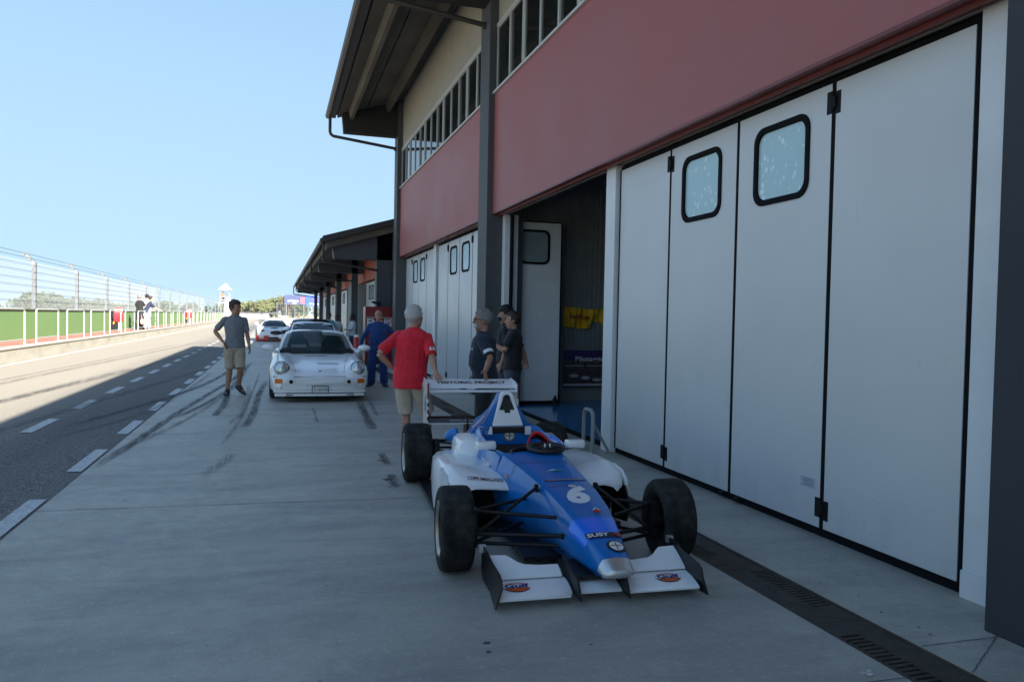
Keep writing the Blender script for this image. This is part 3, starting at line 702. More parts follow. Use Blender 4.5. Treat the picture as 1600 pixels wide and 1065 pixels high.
# red cabinet with white lettering
mat('cab_red', (.22, .012, .014), .4, var=.08); mat('cab_side', (.55, .38, .30), .5, var=.15); mat('letter_white', (.75, .76, .78), .5, var=0)
cb = thing('red_cabinet', 'dark red metal cabinet with a white lettered band behind the man in blue overalls', 'cabinet', (3.3, 25.9, 0))
b = MB(); b.box(2.84, 3.98, 25.75, 26.4, .06, 1.9); b.build('body', MATS['cab_red'], cb, bevel=.01)
b = MB(); b.box(2.83, 2.838, 25.77, 26.38, .08, 1.88); b.build('side_panel', MATS['cab_side'], cb)
b = MB(); b.box(2.86, 3.96, 25.742, 25.749, 1.53, 1.545); b.box(2.86, 3.96, 25.742, 25.749, 1.22, 1.235); b.build('band', MATS['letter_white'], cb)
t = text_mesh('ENNISA', 1.06, .24, .03); flat(t, (3.42, 25.741, 1.38), (1, 0, 0), (0, 0, 1)).build('lettering', MATS['letter_white'], cb, fixn=False)
tl = MB(); tl.box(3.22, 3.36, 25.95, 26.05, 1.9, 2.02); tl.box(3.1, 3.36, 25.95, 26.04, 2.0, 2.07); tl.box(3.06, 3.14, 25.97, 26.03, 2.03, 2.09); tl.tube([(3.3, 26, 1.9), (3.3, 26, 2.03)], .04)
tag(tl.build('power_drill', MATS['hinge_black'], None, bevel=.01), 'black power drill lying on top of the dark red cabinet', 'drill')
# red and white bollard with a folded chain barrier
bo = thing('bollard', 'short red and white post with a round cap standing behind the man in blue overalls', 'bollard', (1.93, 19.5, 0))
b = MB(); b.lathe([(.30, 0), (.30, .065), (1.04, .065), (1.08, .05), (1.1, 0)], (0, 0, 0), 'Z', 16); b.build('post', MATS['ext_red'], bo, smooth=True, local=True)
b = MB(); b.lathe([(.42, .068), (.78, .068)], (0, 0, 0), 'Z', 16); b.lathe([(1.0, .052), (1.06, .06), (1.10, .045), (1.115, 0)], (0, 0, 0.005), 'Z', 12); b.build('white_stripe', MATS['letter_white'], bo, local=True, smooth=True)
b = MB(); b.lathe([(0, 0), (0, .2), (.06, .19), (.1, .07), (.32, .06)], (0, 0, 0), 'Z', 16); b.build('base', MATS['hinge_black'], bo, local=True, smooth=True)
ba = thing('trestle', 'low dark trestle with white legs on the ground beside the white classic car', 'trestle', (1.8, 18.6, 0), .3)
b = MB(); b.box(-.35, .6, -.2, .25, .28, .36); b.build('top', MATS['fin_grey'], ba, local=True)
for sx in (-.25, 0, .5):
    b = MB(); b.tube([(sx, -.15, 0), (sx, -.12, .6)], .025); b.build('leg', MATS['letter_white'], ba, local=True)
# ================================================================== BLUE FORMULA CAR
mat('race_blue', (.003, .145, .46), .34, var=.10, vs=3, coat=.35, rvar=.06, spec=.4)
mat('race_blue_light', (.012, .17, .80), .25, var=.05, vs=3, coat=.5)
mat('race_white', (.84, .85, .86), .26, var=.07, vs=4, coat=.4, col2=(.74, .76, .77))
mat('carbon', (.006, .0065, .008), .45, var=.4, vs=30)
mat('arm_black', (.007, .007, .008), .45, var=.2, spec=.3)
g = NG('tyre'); ob = g.map(out='Object'); n1 = g.noise(ob, 9, 6, .7); n2 = g.noise(ob, 90, 3, .7)
g.L.new(g.mix(g.rng(n1, .4, .75), (.007, .007, .0075), (.048, .046, .044)), g.b.inputs['Base Color']); g.b.inputs['Roughness'].default_value = .8; g.b.inputs['Specular IOR Level'].default_value = .22; g.bump(g.math('ADD', n2, n1), .35, .004)
mat('rim_dark', (.03, .024, .02), .35, metal=.6, var=.3, vs=20)
mat('rim_edge', (.32, .31, .30), .35, metal=.7, var=.2, vs=12)
mat('bare_alu', (.62, .63, .64), .38, metal=.75, var=.1, vs=9, rvar=.06)
mat('sticker_white', (.72, .73, .75), .4, var=.04); mat('sticker_black', (.012, .012, .014), .4, var=0)
mat('sticker_red', (.42, .015, .02), .4, var=0); mat('gulf_orange', (.62, .10, .01), .4, var=0); mat('gulf_blue', (.02, .03, .16), .4, var=0)
mat('sticker_green', (.05, .30, .16), .4, var=0); mat('gold', (.30, .20, .10), .5, var=.2); mat('cloth_red', (.55, .01, .02), .8, var=.15); mat('cloth_yellow', (.45, .55, .02), .8, var=.1)
rc = thing('racing_car', 'blue and white open wheel single seat racing car with a large 6 on its nose', 'racing car', (1.83, 4.68, 0), R_(-3.6))
PZ = .022
# half width stations: ly, zt, zb, wt, wm, zm, wb
ST = [(-.75, .20, .148, .068, .092, .175, .07), (-.70, .232, .138, .078, .102, .185, .08), (-.60, .272, .118, .094, .124, .195, .095), (-.37, .345, .095, .128, .168, .22, .12), (-.15, .405, .082, .152, .196, .25, .135),
      (.10, .455, .075, .172, .220, .29, .155), (.40, .510, .07, .195, .252, .33, .175), (.70, .560, .08, .222, .285, .37, .20), (.86, .578, .06, .24, .305, .38, .22)]
def ox(y): t = max(0, min(1, (y+.1)/1.0)); return .085*(1-t*t*(3-2*t))
def ring(s):
    y, zt, zb, wt, wm, zm, wb = s; h = []
    # from top centre to bottom centre, right half
    h = [(0, zt+.010), (wt*.55, zt+.007), (wt*.93, zt+.001), (wt, zt-.004), (wt*.45+wm*.55, zt*.5+zm*.5), (wm, zm), (wm*.93+wb*.07, zm*.6+zb*.4), (wb*1.02, zb+.02), (wb*.9, zb), (0, zb-.003)]
    return [(x+ox(y), y, z) for x, z in h]+[(-x+ox(y), y, z) for x, z in h[-2:0:-1]]
b = MB(); b.loft([ring(s) for s in ST]); nose = b.build('nose_body', MATS['race_blue'], rc, smooth=True, local=True, angle=30)
bvh = BVHTree.FromPolygons([tuple(p) for p in b.v], b.f)
# silver nose cap and bright blue band hug the nose 2 mm proud
def band(y0, y1, off, name, m):
    def at(y):
        for i in range(len(ST)-1):
            if ST[i][0] <= y <= ST[i+1][0]:
                t = (y-ST[i][0])/(ST[i+1][0]-ST[i][0]); return tuple(a+(c-a)*t for a, c in zip(ST[i], ST[i+1]))
    rr = []
    for k in range(5):
        y = y0+(y1-y0)*k/4; s = at(y); r = ring(s); c = V((ox(y), y, (s[1]+s[2])/2)); rr.append([V(p)+((V(p)-c).normalized()*off) for p in r])
    b = MB(); b.loft(rr, cap=False); return b.build(name, m, rc, smooth=True, local=True, angle=50)
b = MB(); rr = []
for y, k in ((-.778, .55), (-.770, .85), (-.752, 1.04), (-.73, 1.06), (-.695, 1.05)):
    yy = max(y, -.75); a0, a1 = (ST[0], ST[1]) if yy <= -.70 else (ST[1], ST[2]); t = (yy-a0[0])/(a1[0]-a0[0]); s_ = [p+(q-p)*t for p, q in zip(a0, a1)]; s_[0] = y
    c = V((ox(y), y, (s_[1]+s_[2])/2)); rr.append([c+(V(p)-c)*k for p in ring(s_)])
b.loft(rr); b.build('nose_cap', MATS['bare_alu'], rc, smooth=True, local=True, angle=60)
def partial_band(y0, y1, off, name, m, j0, j1):
    def at(y):
        for i in range(len(ST)-1):
            if ST[i][0] <= y <= ST[i+1][0]:
                t = (y-ST[i][0])/(ST[i+1][0]-ST[i][0]); return tuple(a+(c-a)*t for a, c in zip(ST[i], ST[i+1]))
    rr = []
    for k in range(6):
        y = y0+(y1-y0)*k/5; s = at(y); r = ring(s); c = V((ox(y), y, (s[1]+s[2])/2)); q = [V(r[j % len(r)])+((V(r[j % len(r)])-c).normalized()*off) for j in range(j0, j1+1)]
        # swallow-tail: side points move back with drop
        rr.append(q)
    b = MB(); b.loft(rr, cap=False, closed=False); return b.build(name, m, rc, smooth=True, local=True, angle=50, fixn=False)
partial_band(.600, .604, .0015, 'panel_gap', MATS['sticker_black'], -8, 8)
partial_band(.150, .153, .0015, 'panel_gap', MATS['sticker_black'], -8, 8)
partial_band(-.52, -.30, .0025, 'blue_band', MATS['race_blue_light'], -4, 4)
# cockpit tub: outer skin, rim and inner wall
tub = []
for y, zr, wo, wi in ((.845, .572, .303, .18), (.90, .578, .312, .20), (1.0, .585, .325, .235), (1.2, .60, .335, .25), (1.45, .625, .335, .25), (1.62, .66, .33, .23), (1.70, .665, .325, .15)):
    h = [(wi*.9, .20), (wi, zr-.05), (wi+.012, zr-.008), (wi+.03, zr+.004), (wo-.062, zr-.003), (wo-.045, zr-.03), (wo-.01, .42), (wo, .38), (wo-.05, .16), (wo-.10, .06)]
    tub.append([(x, y, z) for x, z in h]+[(-x, y, z) for x, z in h[::-1]])
b = MB(); b.loft(tub, cap=False, closed=False); b.build('cockpit_tub', MATS['race_blue'], rc, smooth=True, local=True, angle=50)
tubbvh = BVHTree.FromPolygons([tuple(p) for p in b.v], b.f)
b = MB(); b.box(-.24, .24, .9, 1.7, .10, .14); b.box(-.2, .2, .865, .88, .1, .55); b.hexa([(-.2, 1.35, .14), (.2, 1.35, .14), (.2, 1.6, .14), (-.2, 1.6, .14), (-.19, 1.58, .52), (.19, 1.58, .52), (.19, 1.68, .56), (-.19, 1.68, .56)])
b.build('seat', MATS['carbon'], rc, local=True, bevel=.01)
b = MB(); b.box(-.235, .235, 1.58, 1.72, .50, .64); b.build('headrest', MATS['race_blue'], rc, local=True, bevel=.03)
b = MB(); b.box(-.17, .165, 1.555, 1.60, .625, .672); b.build('headrest_pad', MATS['carbon'], rc, local=True, bevel=.006)
b = MB(); b.hexa([(-.205, 1.55, .615), (-.165, 1.55, .615), (-.165, 1.56, .615), (-.205, 1.56, .615), (-.18, 1.56, .68), (-.165, 1.56, .68), (-.165, 1.57, .68), (-.18, 1.57, .68)]); b.build('tape', MATS['sticker_white'], rc, local=True)
b = MB(); b.box(.12, .172, 1.545, 1.554, .61, .68); b.build('tape', MATS['sticker_white'], rc, local=True)
# roll hoop (white) with the intake opening
def arch(hw0, hw1, z0, z1, n=14):
    """outline of a tapering arch: from bottom right up and over"""
    pts = [(hw0, z0)]; r = hw1; zc = z1-r
    for i in range(n+1): a = math.pi*i/n; pts.append((r*math.cos(a), zc+r*math.sin(a)*1.0))
    pts.append((-hw0, z0)); return pts
o = arch(.135, .062, .665, .965); i_ = arch(.072, .036, .80, .93)
b = MB(); b.ring(o, i_, 1.665, 1.72, 'Y')
b.v = [V((p.x, p.y+(p.z-.66)*.28, p.z)) for p in b.v]
b.build('roll_hoop', MATS['race_white'], rc, local=True, bevel=.008, smooth=True)
b = MB(); b.prism(arch(.075, .037, .795, .932), 1.715, 1.722, 'Y'); b.box(-.028, .022, 1.66, 1.72, .78, .802)
b.v = [V((p.x, p.y+(p.z-.66)*.28, p.z)) for p in b.v]; b.build('intake', MATS['sticker_black'], rc, local=True)
# engine cover: loft from the hoop to the tail
ec = []
for y, hw, zt, sh, wb, zb in ((1.735, .055, .945, .20, .33, .64), (1.80, .062, .955, .20, .335, .62), (1.95, .055, .92, .19, .33, .60), (2.15, .05, .84, .165, .31, .56), (2.4, .045, .745, .14, .27, .50), (2.7, .04, .655, .12, .21, .44), (3.0, .035, .585, .10, .15, .40), (3.15, .03, .54, .08, .11, .38)):
    h = [(0, zt), (hw*.7, zt-.012), (hw, zt-.05), (sh*.62, zt*.5+zb*.5+.02), (sh, zb+.045), (wb*.85, zb+.01), (wb, zb-.06), (wb*.98, .22), (wb*.8, .10)]
    if y < 1.9: h[1] = (hw*.8, zt-.015)
    ec.append([(x, y+(max(z-.66, 0))*.28*(1 if y < 2 else 0), z) for x, z in h]+[(-x, y+(max(z-.66, 0))*.28*(1 if y < 2 else 0), z) for x, z in h[-1:0:-1]])
b = MB(); b.loft(ec); b.build('engine_cover', MATS['race_blue'], rc, smooth=True, local=True, angle=45)
ebvh = BVHTree.FromPolygons([tuple(p) for p in b.v], b.f)
b = MB(); b.tube([(-.34, 2.28, .52), (-.40, 2.30, .50), (-.43, 2.32, .47)], [.06, .055, .04], 10); b.build('air_duct', MATS['race_blue'], rc, local=True, smooth=True)
# sidepods
for s in (-1, 1):
    rr = []
    for y, wo, zt, zi, zb in ((.93, .705, .500, .455, .10), (1.3, .70, .495, .46, .06), (1.7, .66, .465, .47, .06), (2.05, .55, .40, .46, .06), (2.35, .40, .30, .40, .06), (2.55, .30, .22, .34, .06)):
        inn = .27; h = [(inn, zi-.02), (inn+(wo-inn)*.3, zi), (inn+(wo-inn)*.55, (zi+zt)/2), (wo-.11, zt), (wo-.045, zt-.016), (wo-.01, zt-.055), (wo, (zt+zb)/2-.01), (wo-.01, zb+.02), (wo-.05, zb), (inn, zb)]
        rr.append([(x*s, y, z) for x, z in h])
    b = MB(); b.loft(rr)
    # thin lip reaching forward over the inlet, with the outer cheek
    rr = []
    for y, wo, zt, zi, dn in ((.58, .60, .385, .375, .012), (.62, .655, .425, .405, .022), (.70, .688, .462, .428, .03), (.80, .70, .485, .445, .035), (.929, .705, .500, .455, .04)):
        inn = .22 if y < .6 else .24; xs = [(inn, zi-.01), (inn+(wo-inn)*.3, zi+.002), (inn+(wo-inn)*.55, (zi+zt)/2+.003), (wo-.11, zt), (wo-.045, zt-.016), (wo-.01, zt-.05)]
        rr.append([(x*s, y, z) for x, z in xs]+[(x*s, y, z-dn) for x, z in xs[::-1]])
    b.loft(rr)
    b.prism([(.64, .36), (.64, .30), (.74, .16), (.932, .10), (.932, .47), (.75, .45), (.66, .40)], .675*s, .70*s, 'X')
    sp = b.build('sidepod', MATS['race_white'], rc, smooth=True, local=True, angle=45)
    if s < 0: sbvh = BVHTree.FromPolygons([tuple(p) for p in b.v], b.f)
    b = MB(); b.prism([(.24*s, .07), (.66*s, .07), (.67*s, .2), (.66*s, .40), (.60*s, .44), (.24*s, .41)], .915, .928, 'Y')
    b.build('radiator_inlet', MATS['void'], rc, local=True)
    b = MB()  # splitter vane in front of the pod
    b.prism([(.86, .06), (.56, .10), (.50, .22), (.60, .36), (.86, .36)], .655*s, .668*s, 'X'); b.build('barge_board', MATS['carbon'], rc, local=True)
    rr = []
    for y, w0, w1, zt in ((1.42, .27, .40, .50), (1.5, .27, .46, .575), (1.75, .27, .47, .59), (2.0, .27, .44, .56), (2.25, .25, .36, .50)):
        rr.append([(x*s, y, z) for x, z in ((w0, zt+.01), (w1-.05, zt), (w1-.015, zt-.03), (w1, zt-.09), (w1, .38), (w0, .38))])
    b = MB(); b.loft(rr); b.build('pod_hump', MATS['race_white'], rc, smooth=True, local=True, angle=40)
b = MB(); b.box(-.68, .68, .72, 2.45, .025, .055); b.box(-.30, .30, -.1, .75, .06, .085); b.box(-.42, .42, 2.45, 3.1, .04, .07); b.build('floor', MATS['carbon'], rc, local=True)
# wheels
def wheel(x, y, R, W, s, steer=0):
    """s=-1 outer face towards -x"""
    wt = bpy.data.objects.new('wheel', None); COL.objects.link(wt); wt.parent = rc; wt.location = (x, y, R); wt.rotation_euler = (0, 0, steer); MW[wt.name] = Matrix.Identity(4)
    h = W/2; rr = R*.60
    prof = [(-h*.80, rr), (-h*.97, rr+.012), (-h*1.04, R*.74), (-h*1.02, R*.86), (-h*.93, R*.945), (-h*.80, R*.985), (-h*.55, R*.998), (0, R), (h*.55, R*.998), (h*.80, R*.985), (h*.93, R*.945), (h*1.02, R*.86), (h*1.04, R*.74), (h*.97, rr+.012), (h*.80, rr)]
    b = MB(); b.lathe(prof, axis='X', n=56); b.build('tyre', MATS['tyre'], wt, smooth=True, local=True)
    b = MB(); rim = [(s*h*.80, rr+.004), (s*h*.86, rr-.004), (s*h*.80, rr-.016), (s*h*.3, rr-.028), (-s*h*.1, rr-.035), (-s*h*.80, rr-.02), (-s*h*.80, rr+.004)]
    b.lathe(rim, axis='X', n=40)
    for k in range(6):
        a = k*math.pi/3; c_, s_ = math.cos(a), math.sin(a); b.tube([(s*h*.12, .03*c_, .03*s_), (s*h*.28, .08*c_, .08*s_), (s*h*.25, (rr-.025)*c_, (rr-.025)*s_)], [.024, .016, .014], 6)
    b.lathe([(s*h*.30, 0), (s*h*.30, .028), (s*h*.05, .045), (-s*h*.7, .06), (-s*h*.7, 0)], axis='X', n=20); b.build('rim', MATS['rim_dark'], wt, smooth=True, local=True)
    b = MB(); b.lathe([(s*h*.985, rr+.016), (s*h*1.0, rr+.012), (s*h*.93, rr), (s*h*.80, rr-.012)], axis='X', n=48); b.build('rim_edge', MATS['rim_edge'], wt, smooth=True, local=True)
    b = MB(); b.lathe([(-s*h*.35, .04), (-s*h*.35, rr*.80), (-s*h*.42, rr*.80), (-s*h*.42, .04)], axis='X', n=28); b.box(-s*h*1.1-.03, -s*h*1.1+.03, -.05, .05, -.12, .12); b.tube([(-s*h*1.2, 0, 0), (0, 0, 0)], .06, 12); b.build('upright', MATS['arm_black'], wt, local=True, smooth=True)
    return wt
FR, RRr = .266, .282
TF, TR = .735, .675
wheel(-TF, 0, FR, .205, -1, R_(-2)); wheel(TF, 0, FR, .205, 1, R_(-2))
wheel(-TR, 2.66, RRr, .25, -1); wheel(TR, 2.66, RRr, .25, 1)
# suspension
def arm(p, q, r=.011, name='wishbone', flat_=1.): 
    b = MB(); b.tube([p, q], r, 8, flat=flat_); return b.build(name, MATS['arm_black'], rc, local=True, smooth=True)
for s in (-1, 1):
    xo = (TF-.12)*s
    arm((xo, .02, .365), (.19*s+ox(-.16), -.16, .345), .012); arm((xo, .02, .365), (.22*s+ox(.34), .34, .355), .012)
    arm((xo, .0, .165), (.15*s+ox(-.2), -.20, .175), .013); arm((xo, .0, .165), (.22*s+ox(.42), .42, .165), .013)
    arm((xo, -.09, .245), (.17*s+ox(-.25), -.25, .252), .014, 'steering_rod')
    arm((xo, .02, .19), (.215*s+ox(.2), .20, .455), .012, 'push_rod')
    for bx in ((.165*s+ox(-.25), .02, -.275, -.225, .235, .27), (.15*s+ox(-.2), .018, -.22, -.18, .14, .19), (.212*s+ox(.2), .012, .18, .22, .43, .48)):
        b = MB(); b.box(bx[0]-bx[1], bx[0]+bx[1], *bx[2:]); b.build('bracket', MATS['arm_black'], rc, local=True, bevel=.004)
    xo = (TR-.15)*s
    arm((xo, 2.66, .39), (.12*s, 2.45, .36)); arm((xo, 2.66, .39), (.12*s, 2.95, .36)); arm((xo, 2.66, .17), (.12*s, 2.35, .15), .013); arm((xo, 2.66, .17), (.12*s, 2.95, .15), .013)
    arm((xo, 2.66, .2), (.13*s, 2.5, .46), .012, 'push_rod'); arm((xo, 2.66, .285), (.08*s, 2.7, .27), .018, 'drive_shaft'); arm((xo, 2.78, .3), (.1*s, 2.95, .28), .01, 'toe_link')
    b = MB(); b.box(xo-.03-.03*s, xo+.03-.03*s, 2.54, 2.62, .2, .42); b.build('brake_duct', MATS['arm_black'], rc, local=True, bevel=.01)
b = MB(); b.box(-.62, .62, -.345, -.325, .098, .112); b.tube([(-.6, -.33, .11), (-.3, -.335, .122), (.3, -.335, .122), (.6, -.33, .11)], .012, 6); 
b = MB(); b.box(-.13, .13, 2.35, 3.25, .10, .36); b.ell((0, 3.0, .28), (.14, .2, .12)); b.ell((-.2, 2.5, .35), (.08, .12, .08)); b.tube([(-.1, 2.6, .42), (-.22, 2.8, .40), (-.26, 3.1, .36), (-.24, 3.3, .38)], .035, 10)
b.tube([(-.02, 3.2, .2), (-.02, 3.55, .42)], .02); b.ell((.18, 2.6, .36), (.07, .1, .08)); b.build('gearbox', MATS['arm_black'], rc, local=True, bevel=.01, smooth=True)
# front wing
def airfoil(y0, z0, y1, z1, t=.012):
    d = V((0, y1-y0, z1-z0)); n = V((0, -d.z, d.y)).normalized(); out = []
    for k in (0, .1, .3, .6, 1): out.append((k, t*(.5+1.6*math.sqrt(k)*(1-k)**.7 if k < 1 else .15)))
    top = [V((0, y0, z0))+d*k+n*h*.55 for k, h in out]; bot = [V((0, y0, z0))+d*k-n*h*.45 for k, h in out[::-1]]
    return top+bot
def wing(name, m, secs, par=None, bev=0):
    b = MB(); b.loft([[V((x, p.y, p.z)) for p in airfoil(*a)] for x, a in secs]); return b.build(name, m, par or rc, smooth=True, local=True, angle=50), b
ZL = .052
mp, mb_ = wing('front_wing', MATS['race_white'], [(-.60, (-.735, ZL, -.545, ZL+.045, .022)), (-.19, (-.735, ZL, -.545, ZL+.045, .022)), (-.17, (-.70, ZL+.002, -.545, ZL+.045, .02))])
mp2, _ = wing('front_wing', MATS['race_white'], [(-.155, (-.705, ZL+.004, -.48, ZL+.045, .02)), (.125, (-.705, ZL+.004, -.48, ZL+.045, .02))])
mp3, mb3 = wing('front_wing', MATS['race_white'], [(.14, (-.70, ZL+.002, -.545, ZL+.045, .02)), (.16, (-.735, ZL, -.545, ZL+.045, .022)), (.595, (-.735, ZL, -.545, ZL+.045, .022))])
wlb = BVHTree.FromPolygons([tuple(p) for p in mb_.v], mb_.f); wrb = BVHTree.FromPolygons([tuple(p) for p in mb3.v], mb3.f)
for s in (-1, 1):
    secs = []
    for x, ch in ((.19, .13), (.30, .13), (.39, .145), (.43, .175), (.46, .22), (.49, .255), (.58, .262), (.592, .262)):
        secs.append((x*s, (-.553, ZL+.056, -.553+ch*.66, ZL+.056+ch*.34, .012)))
    if s < 0: secs = secs[::-1]
    wing('wing_flap', MATS['race_white'], secs)
    # end plate
    pl = [(-.775, .022), (-.50, .02), (-.30, .03), (-.25, .09), (-.27, .228), (-.40, .225), (-.50, .205), (-.62, .196), (-.71, .190), (-.76, .172), (-.775, .13)]
    b = MB(); b.prism(pl, .604*s-.004, .604*s+.004, 'X'); b.v = [V((p.x+s*max(0, (-.30-p.y))*-.02+s*(.035 if p.y < -.75 and p.z < .05 else 0), p.y, p.z)) for p in b.v]
    b.build('end_plate', MATS['carbon'], rc, local=True)
    b = MB(); b.prism([(-.80, .045), (-.50, .06), (-.42, .14), (-.45, .20), (-.62, .17), (-.74, .14)], .15*s+(-.012 if s > 0 else -.0)-.008, .15*s+(-.012 if s > 0 else 0)+.006, 'X'); b.build('wing_pylon', MATS['carbon'], rc, local=True)
    b = MB(); b.box(.61*s-.02, .61*s+.02, -.30, -.27, .19, .235); b.build('bracket', MATS['bare_alu'], rc, local=True)
b = MB(); b.hexa([(-.15, -.62, .10), (.13, -.62, .10), (.13, -.35, .10), (-.15, -.35, .10), (-.15, -.62, .125), (.13, -.62, .125), (.13, -.35, .14), (-.15, -.35, .14)]); b.build('wing_mount', MATS['carbon'], rc, local=True)
# rear wing
RY = 3.42
rw, rb = wing('rear_wing', MATS['race_white'], [(-.485, (RY, .835, RY+.21, .915, .018)), (.485, (RY, .835, RY+.21, .915, .018))])
wing('rear_flap', MATS['race_white'], [(-.485, (RY-.10, .80, RY+.02, .815, .014)), (.485, (RY-.10, .80, RY+.02, .815, .014))])
wing('lower_wing', MATS['carbon'], [(-.485, (RY-.05, .47, RY+.10, .52, .014)), (.485, (RY-.05, .47, RY+.10, .52, .014))])
b = MB(); b.box(-.48, .48, RY-.09, RY-.082, .475, .515); b.build('lower_panel', mat('plate_grey', (.10, .09, .10), .4, var=.1), rc, local=True)
b = MB(); b.box(-.485, .485, RY-.095, RY-.08, .458, .47); b.build('lower_trim', MATS['race_white'], rc, local=True)
for s in (-1, 1):
    b = MB(); b.prism([(RY-.12, .30), (RY+.16, .30), (RY+.25, .45), (RY+.25, .93), (RY+.02, .905), (RY-.12, .86)], .49*s-.006, .49*s+.006, 'X'); b.build('end_plate', MATS['race_white'], rc, local=True, bevel=.002)
    b = MB(); b.box(.49*s-.009, .49*s+.009, RY-.126, RY-.119, .73, .90) ; b.build('edge_trim', mat('maroon', (.12, .03, .045), .4, var=0), rc, local=True)
    t = text_mesh('6' if s < 0 else '6', .10, .19, .03); flat(t, (.49*s+(-.0075 if s < 0 else .0075), RY+.04, .67), (0, -s*-1 if s < 0 else 1, 0), (0, 0, 1)).build('number', MATS['sticker_black'], rc, local=True, fixn=False)
    b = MB(); b.box(.06*s-.006, .06*s+.006, RY-.1, RY+.1, .25, .52); b.build('wing_pylon', MATS['carbon'], rc, local=True)
b = MB()
for k in range(3): b.box(-.497, -.478, RY-.122, RY-.119, .5+.075*k, .54+.075*k)
b.build('slot', MATS['sticker_black'], rc, local=True)
n_ = V((0, -.08, .21)).normalized()
rwb = BVHTree.FromPolygons([tuple(p) for p in rb.v], rb.f)
t = text_mesh('HISTORIC PROJECT', .76, .085, .04, 0); decal(t, (.02, RY+.10, .875), (1, 0, 0), (0, .21, .08), -n_, rwb, .002).build('lettering', MATS['sticker_black'], rc, local=True, fixn=False)
t = text_mesh('www.dynamic.it', .40, .024, .01); flat(t, (-.05, RY-.0925, .495), (1, 0, 0), (0, 0, 1)).build('lettering', MATS['sticker_white'], rc, local=True, fixn=False)
# mirrors
for s, (mx, my) in ((-1, (-.345, .93)), (1, (.37, .93))):
    b = MB(); b.loft([[(mx+dx, my+dy, .625+PZ*0+z) for dx, z in ((-.075*k, -.03*k), (.075*k, -.03*k), (.085*k, 0), (.075*k, .032*k), (-.075*k, .034*k), (-.085*k, 0))] for dy, k in ((-.035, .55), (-.02, .9), (.02, 1), (.04, 1))])
    mr = b.build('mirror', MATS['race_white'], rc, local=True, smooth=True, bevel=.008)
    b = MB(); b.tube([(mx, my+.01, .60), (mx-.09*s, my+.04, .575)], .006); b.build('mirror_stalk', MATS['arm_black'], rc, local=True)
    b = MB(); b.prism([(mx+dx, .625+z) for dx, z in ((-.07, -.026), (.07, -.026), (.078, 0), (.07, .028), (-.07, .03), (-.078, 0))], my+.041, my+.045, 'Y'); b.build('mirror_glass', MATS['dark_glass'], rc, local=True)
# steering wheel lying on the cockpit edge, with the quick release and a strap
b = MB(); pts = []
for i in range(25):
    a = 2*math.pi*i/24; pts.append((.11+.135*math.cos(a), .86+.095*math.sin(a), .612+.012*math.sin(a)))
b.tube(pts, .021, 8, cap=False); b.box(.0, .22, .83, .88, .60, .625); b.ell((.11, .86, .605), (.06, .05, .03)); sw = b.build('steering_wheel', MATS['carbon'], rc, local=True, smooth=True)
b = MB(); b.box(.085, .095, .82, .83, .625, .65); b.box(.125, .135, .82, .83, .625, .65); b.build('button', MATS['sticker_white'], sw, local=True)
b = MB(); b.tube([(-.17, .83, .56), (-.16, .87, .585), (-.10, .90, .60), (-.01, .90, .61)], .014, 8, flat=1.6); b.build('strap', MATS['carbon'], rc, local=True, smooth=True)
# harness and cloth over the cockpit rim
b = MB(); rr = []
for i in range(14):
    t = i/13; a = math.pi*t; rr.append([(.03+.25*t-.0, 1.12+.10*math.sin(a*1.3), .56+.125*math.sin(a)**.8-.10*t*t), (.03+.25*t+.02, 1.20+.10*math.sin(a*1.3), .555+.135*math.sin(a)**.8-.10*t*t), (.03+.25*t+.02, 1.26+.08*math.sin(a), .53+.10*math.sin(a)**.8-.10*t*t)])
b.loft(rr, cap=False, closed=False); c_ = b.build('red_cloth', MATS['cloth_red'], rc, local=True, smooth=True, fixn=False); s_ = c_.modifiers.new('t', 'SOLIDIFY'); s_.thickness = .01
b = MB(); b.tube([(-.0, 1.12, .575), (.08, 1.10, .585), (.16, 1.12, .58)], .02, 8, flat=.6); b.build('yellow_strap', MATS['cloth_yellow'], rc, local=True, smooth=True)
b = MB(); b.tube([(.22, 1.15, .66), (.26, 1.05, .64), (.28, .98, .60)], .012, 8); b.build('blue_strap', MATS['race_blue_light'], rc, local=True, smooth=True)
# ------- marks on the bodywork
DN = V((0, .25, -1)).normalized(); TOPY = V((0, 1, .3)).normalized()
t = text_mesh('6', .155, .29, .06); decal(t, (.09, .015, .44), (1, -.2, 0), (.26, 1, .3), DN, bvh).build('number', MATS['sticker_white'], rc, local=True, fixn=False)
decal(grid2(.24, .055, 14, 3), (.095, -.50, .35), (1, .0, 0), TOPY, DN, bvh, .006).build('name_strip', MATS['sticker_black'], rc, local=True, fixn=False)
t = text_mesh('SUSY', .135, .036, .03); decal(t, (.05, -.50, .35), (1, 0, 0), TOPY, DN, bvh, .009).build('lettering', MATS['sticker_white'], rc, local=True, fixn=False)
def heart(s):
    pts = []
    for i in range(24):
        a = 2*math.pi*i/24; pts.append((s*16*math.sin(a)**3/16, s*(13*math.cos(a)-5*math.cos(2*a)-2*math.cos(3*a)-math.cos(4*a))/16))
    return [(0, 0)]+pts, [(0, i+1, (i+1) % 24+1) for i in range(24)]
decal(heart(.022), (.175, -.50, .35), (1, 0, 0), TOPY, DN, bvh, .010).build('heart', MATS['sticker_red'], rc, local=True, fixn=False)
def cog(r, n=22):
    vs = [(0, 0)]; 
    for i in range(n*2):
        a = math.pi*i/n; k = r*(1 if i % 2 else .86); vs.append((k*math.cos(a), k*math.sin(a)))
    return vs, [(0, i+1, (i+1) % (2*n)+1) for i in range(2*n)]
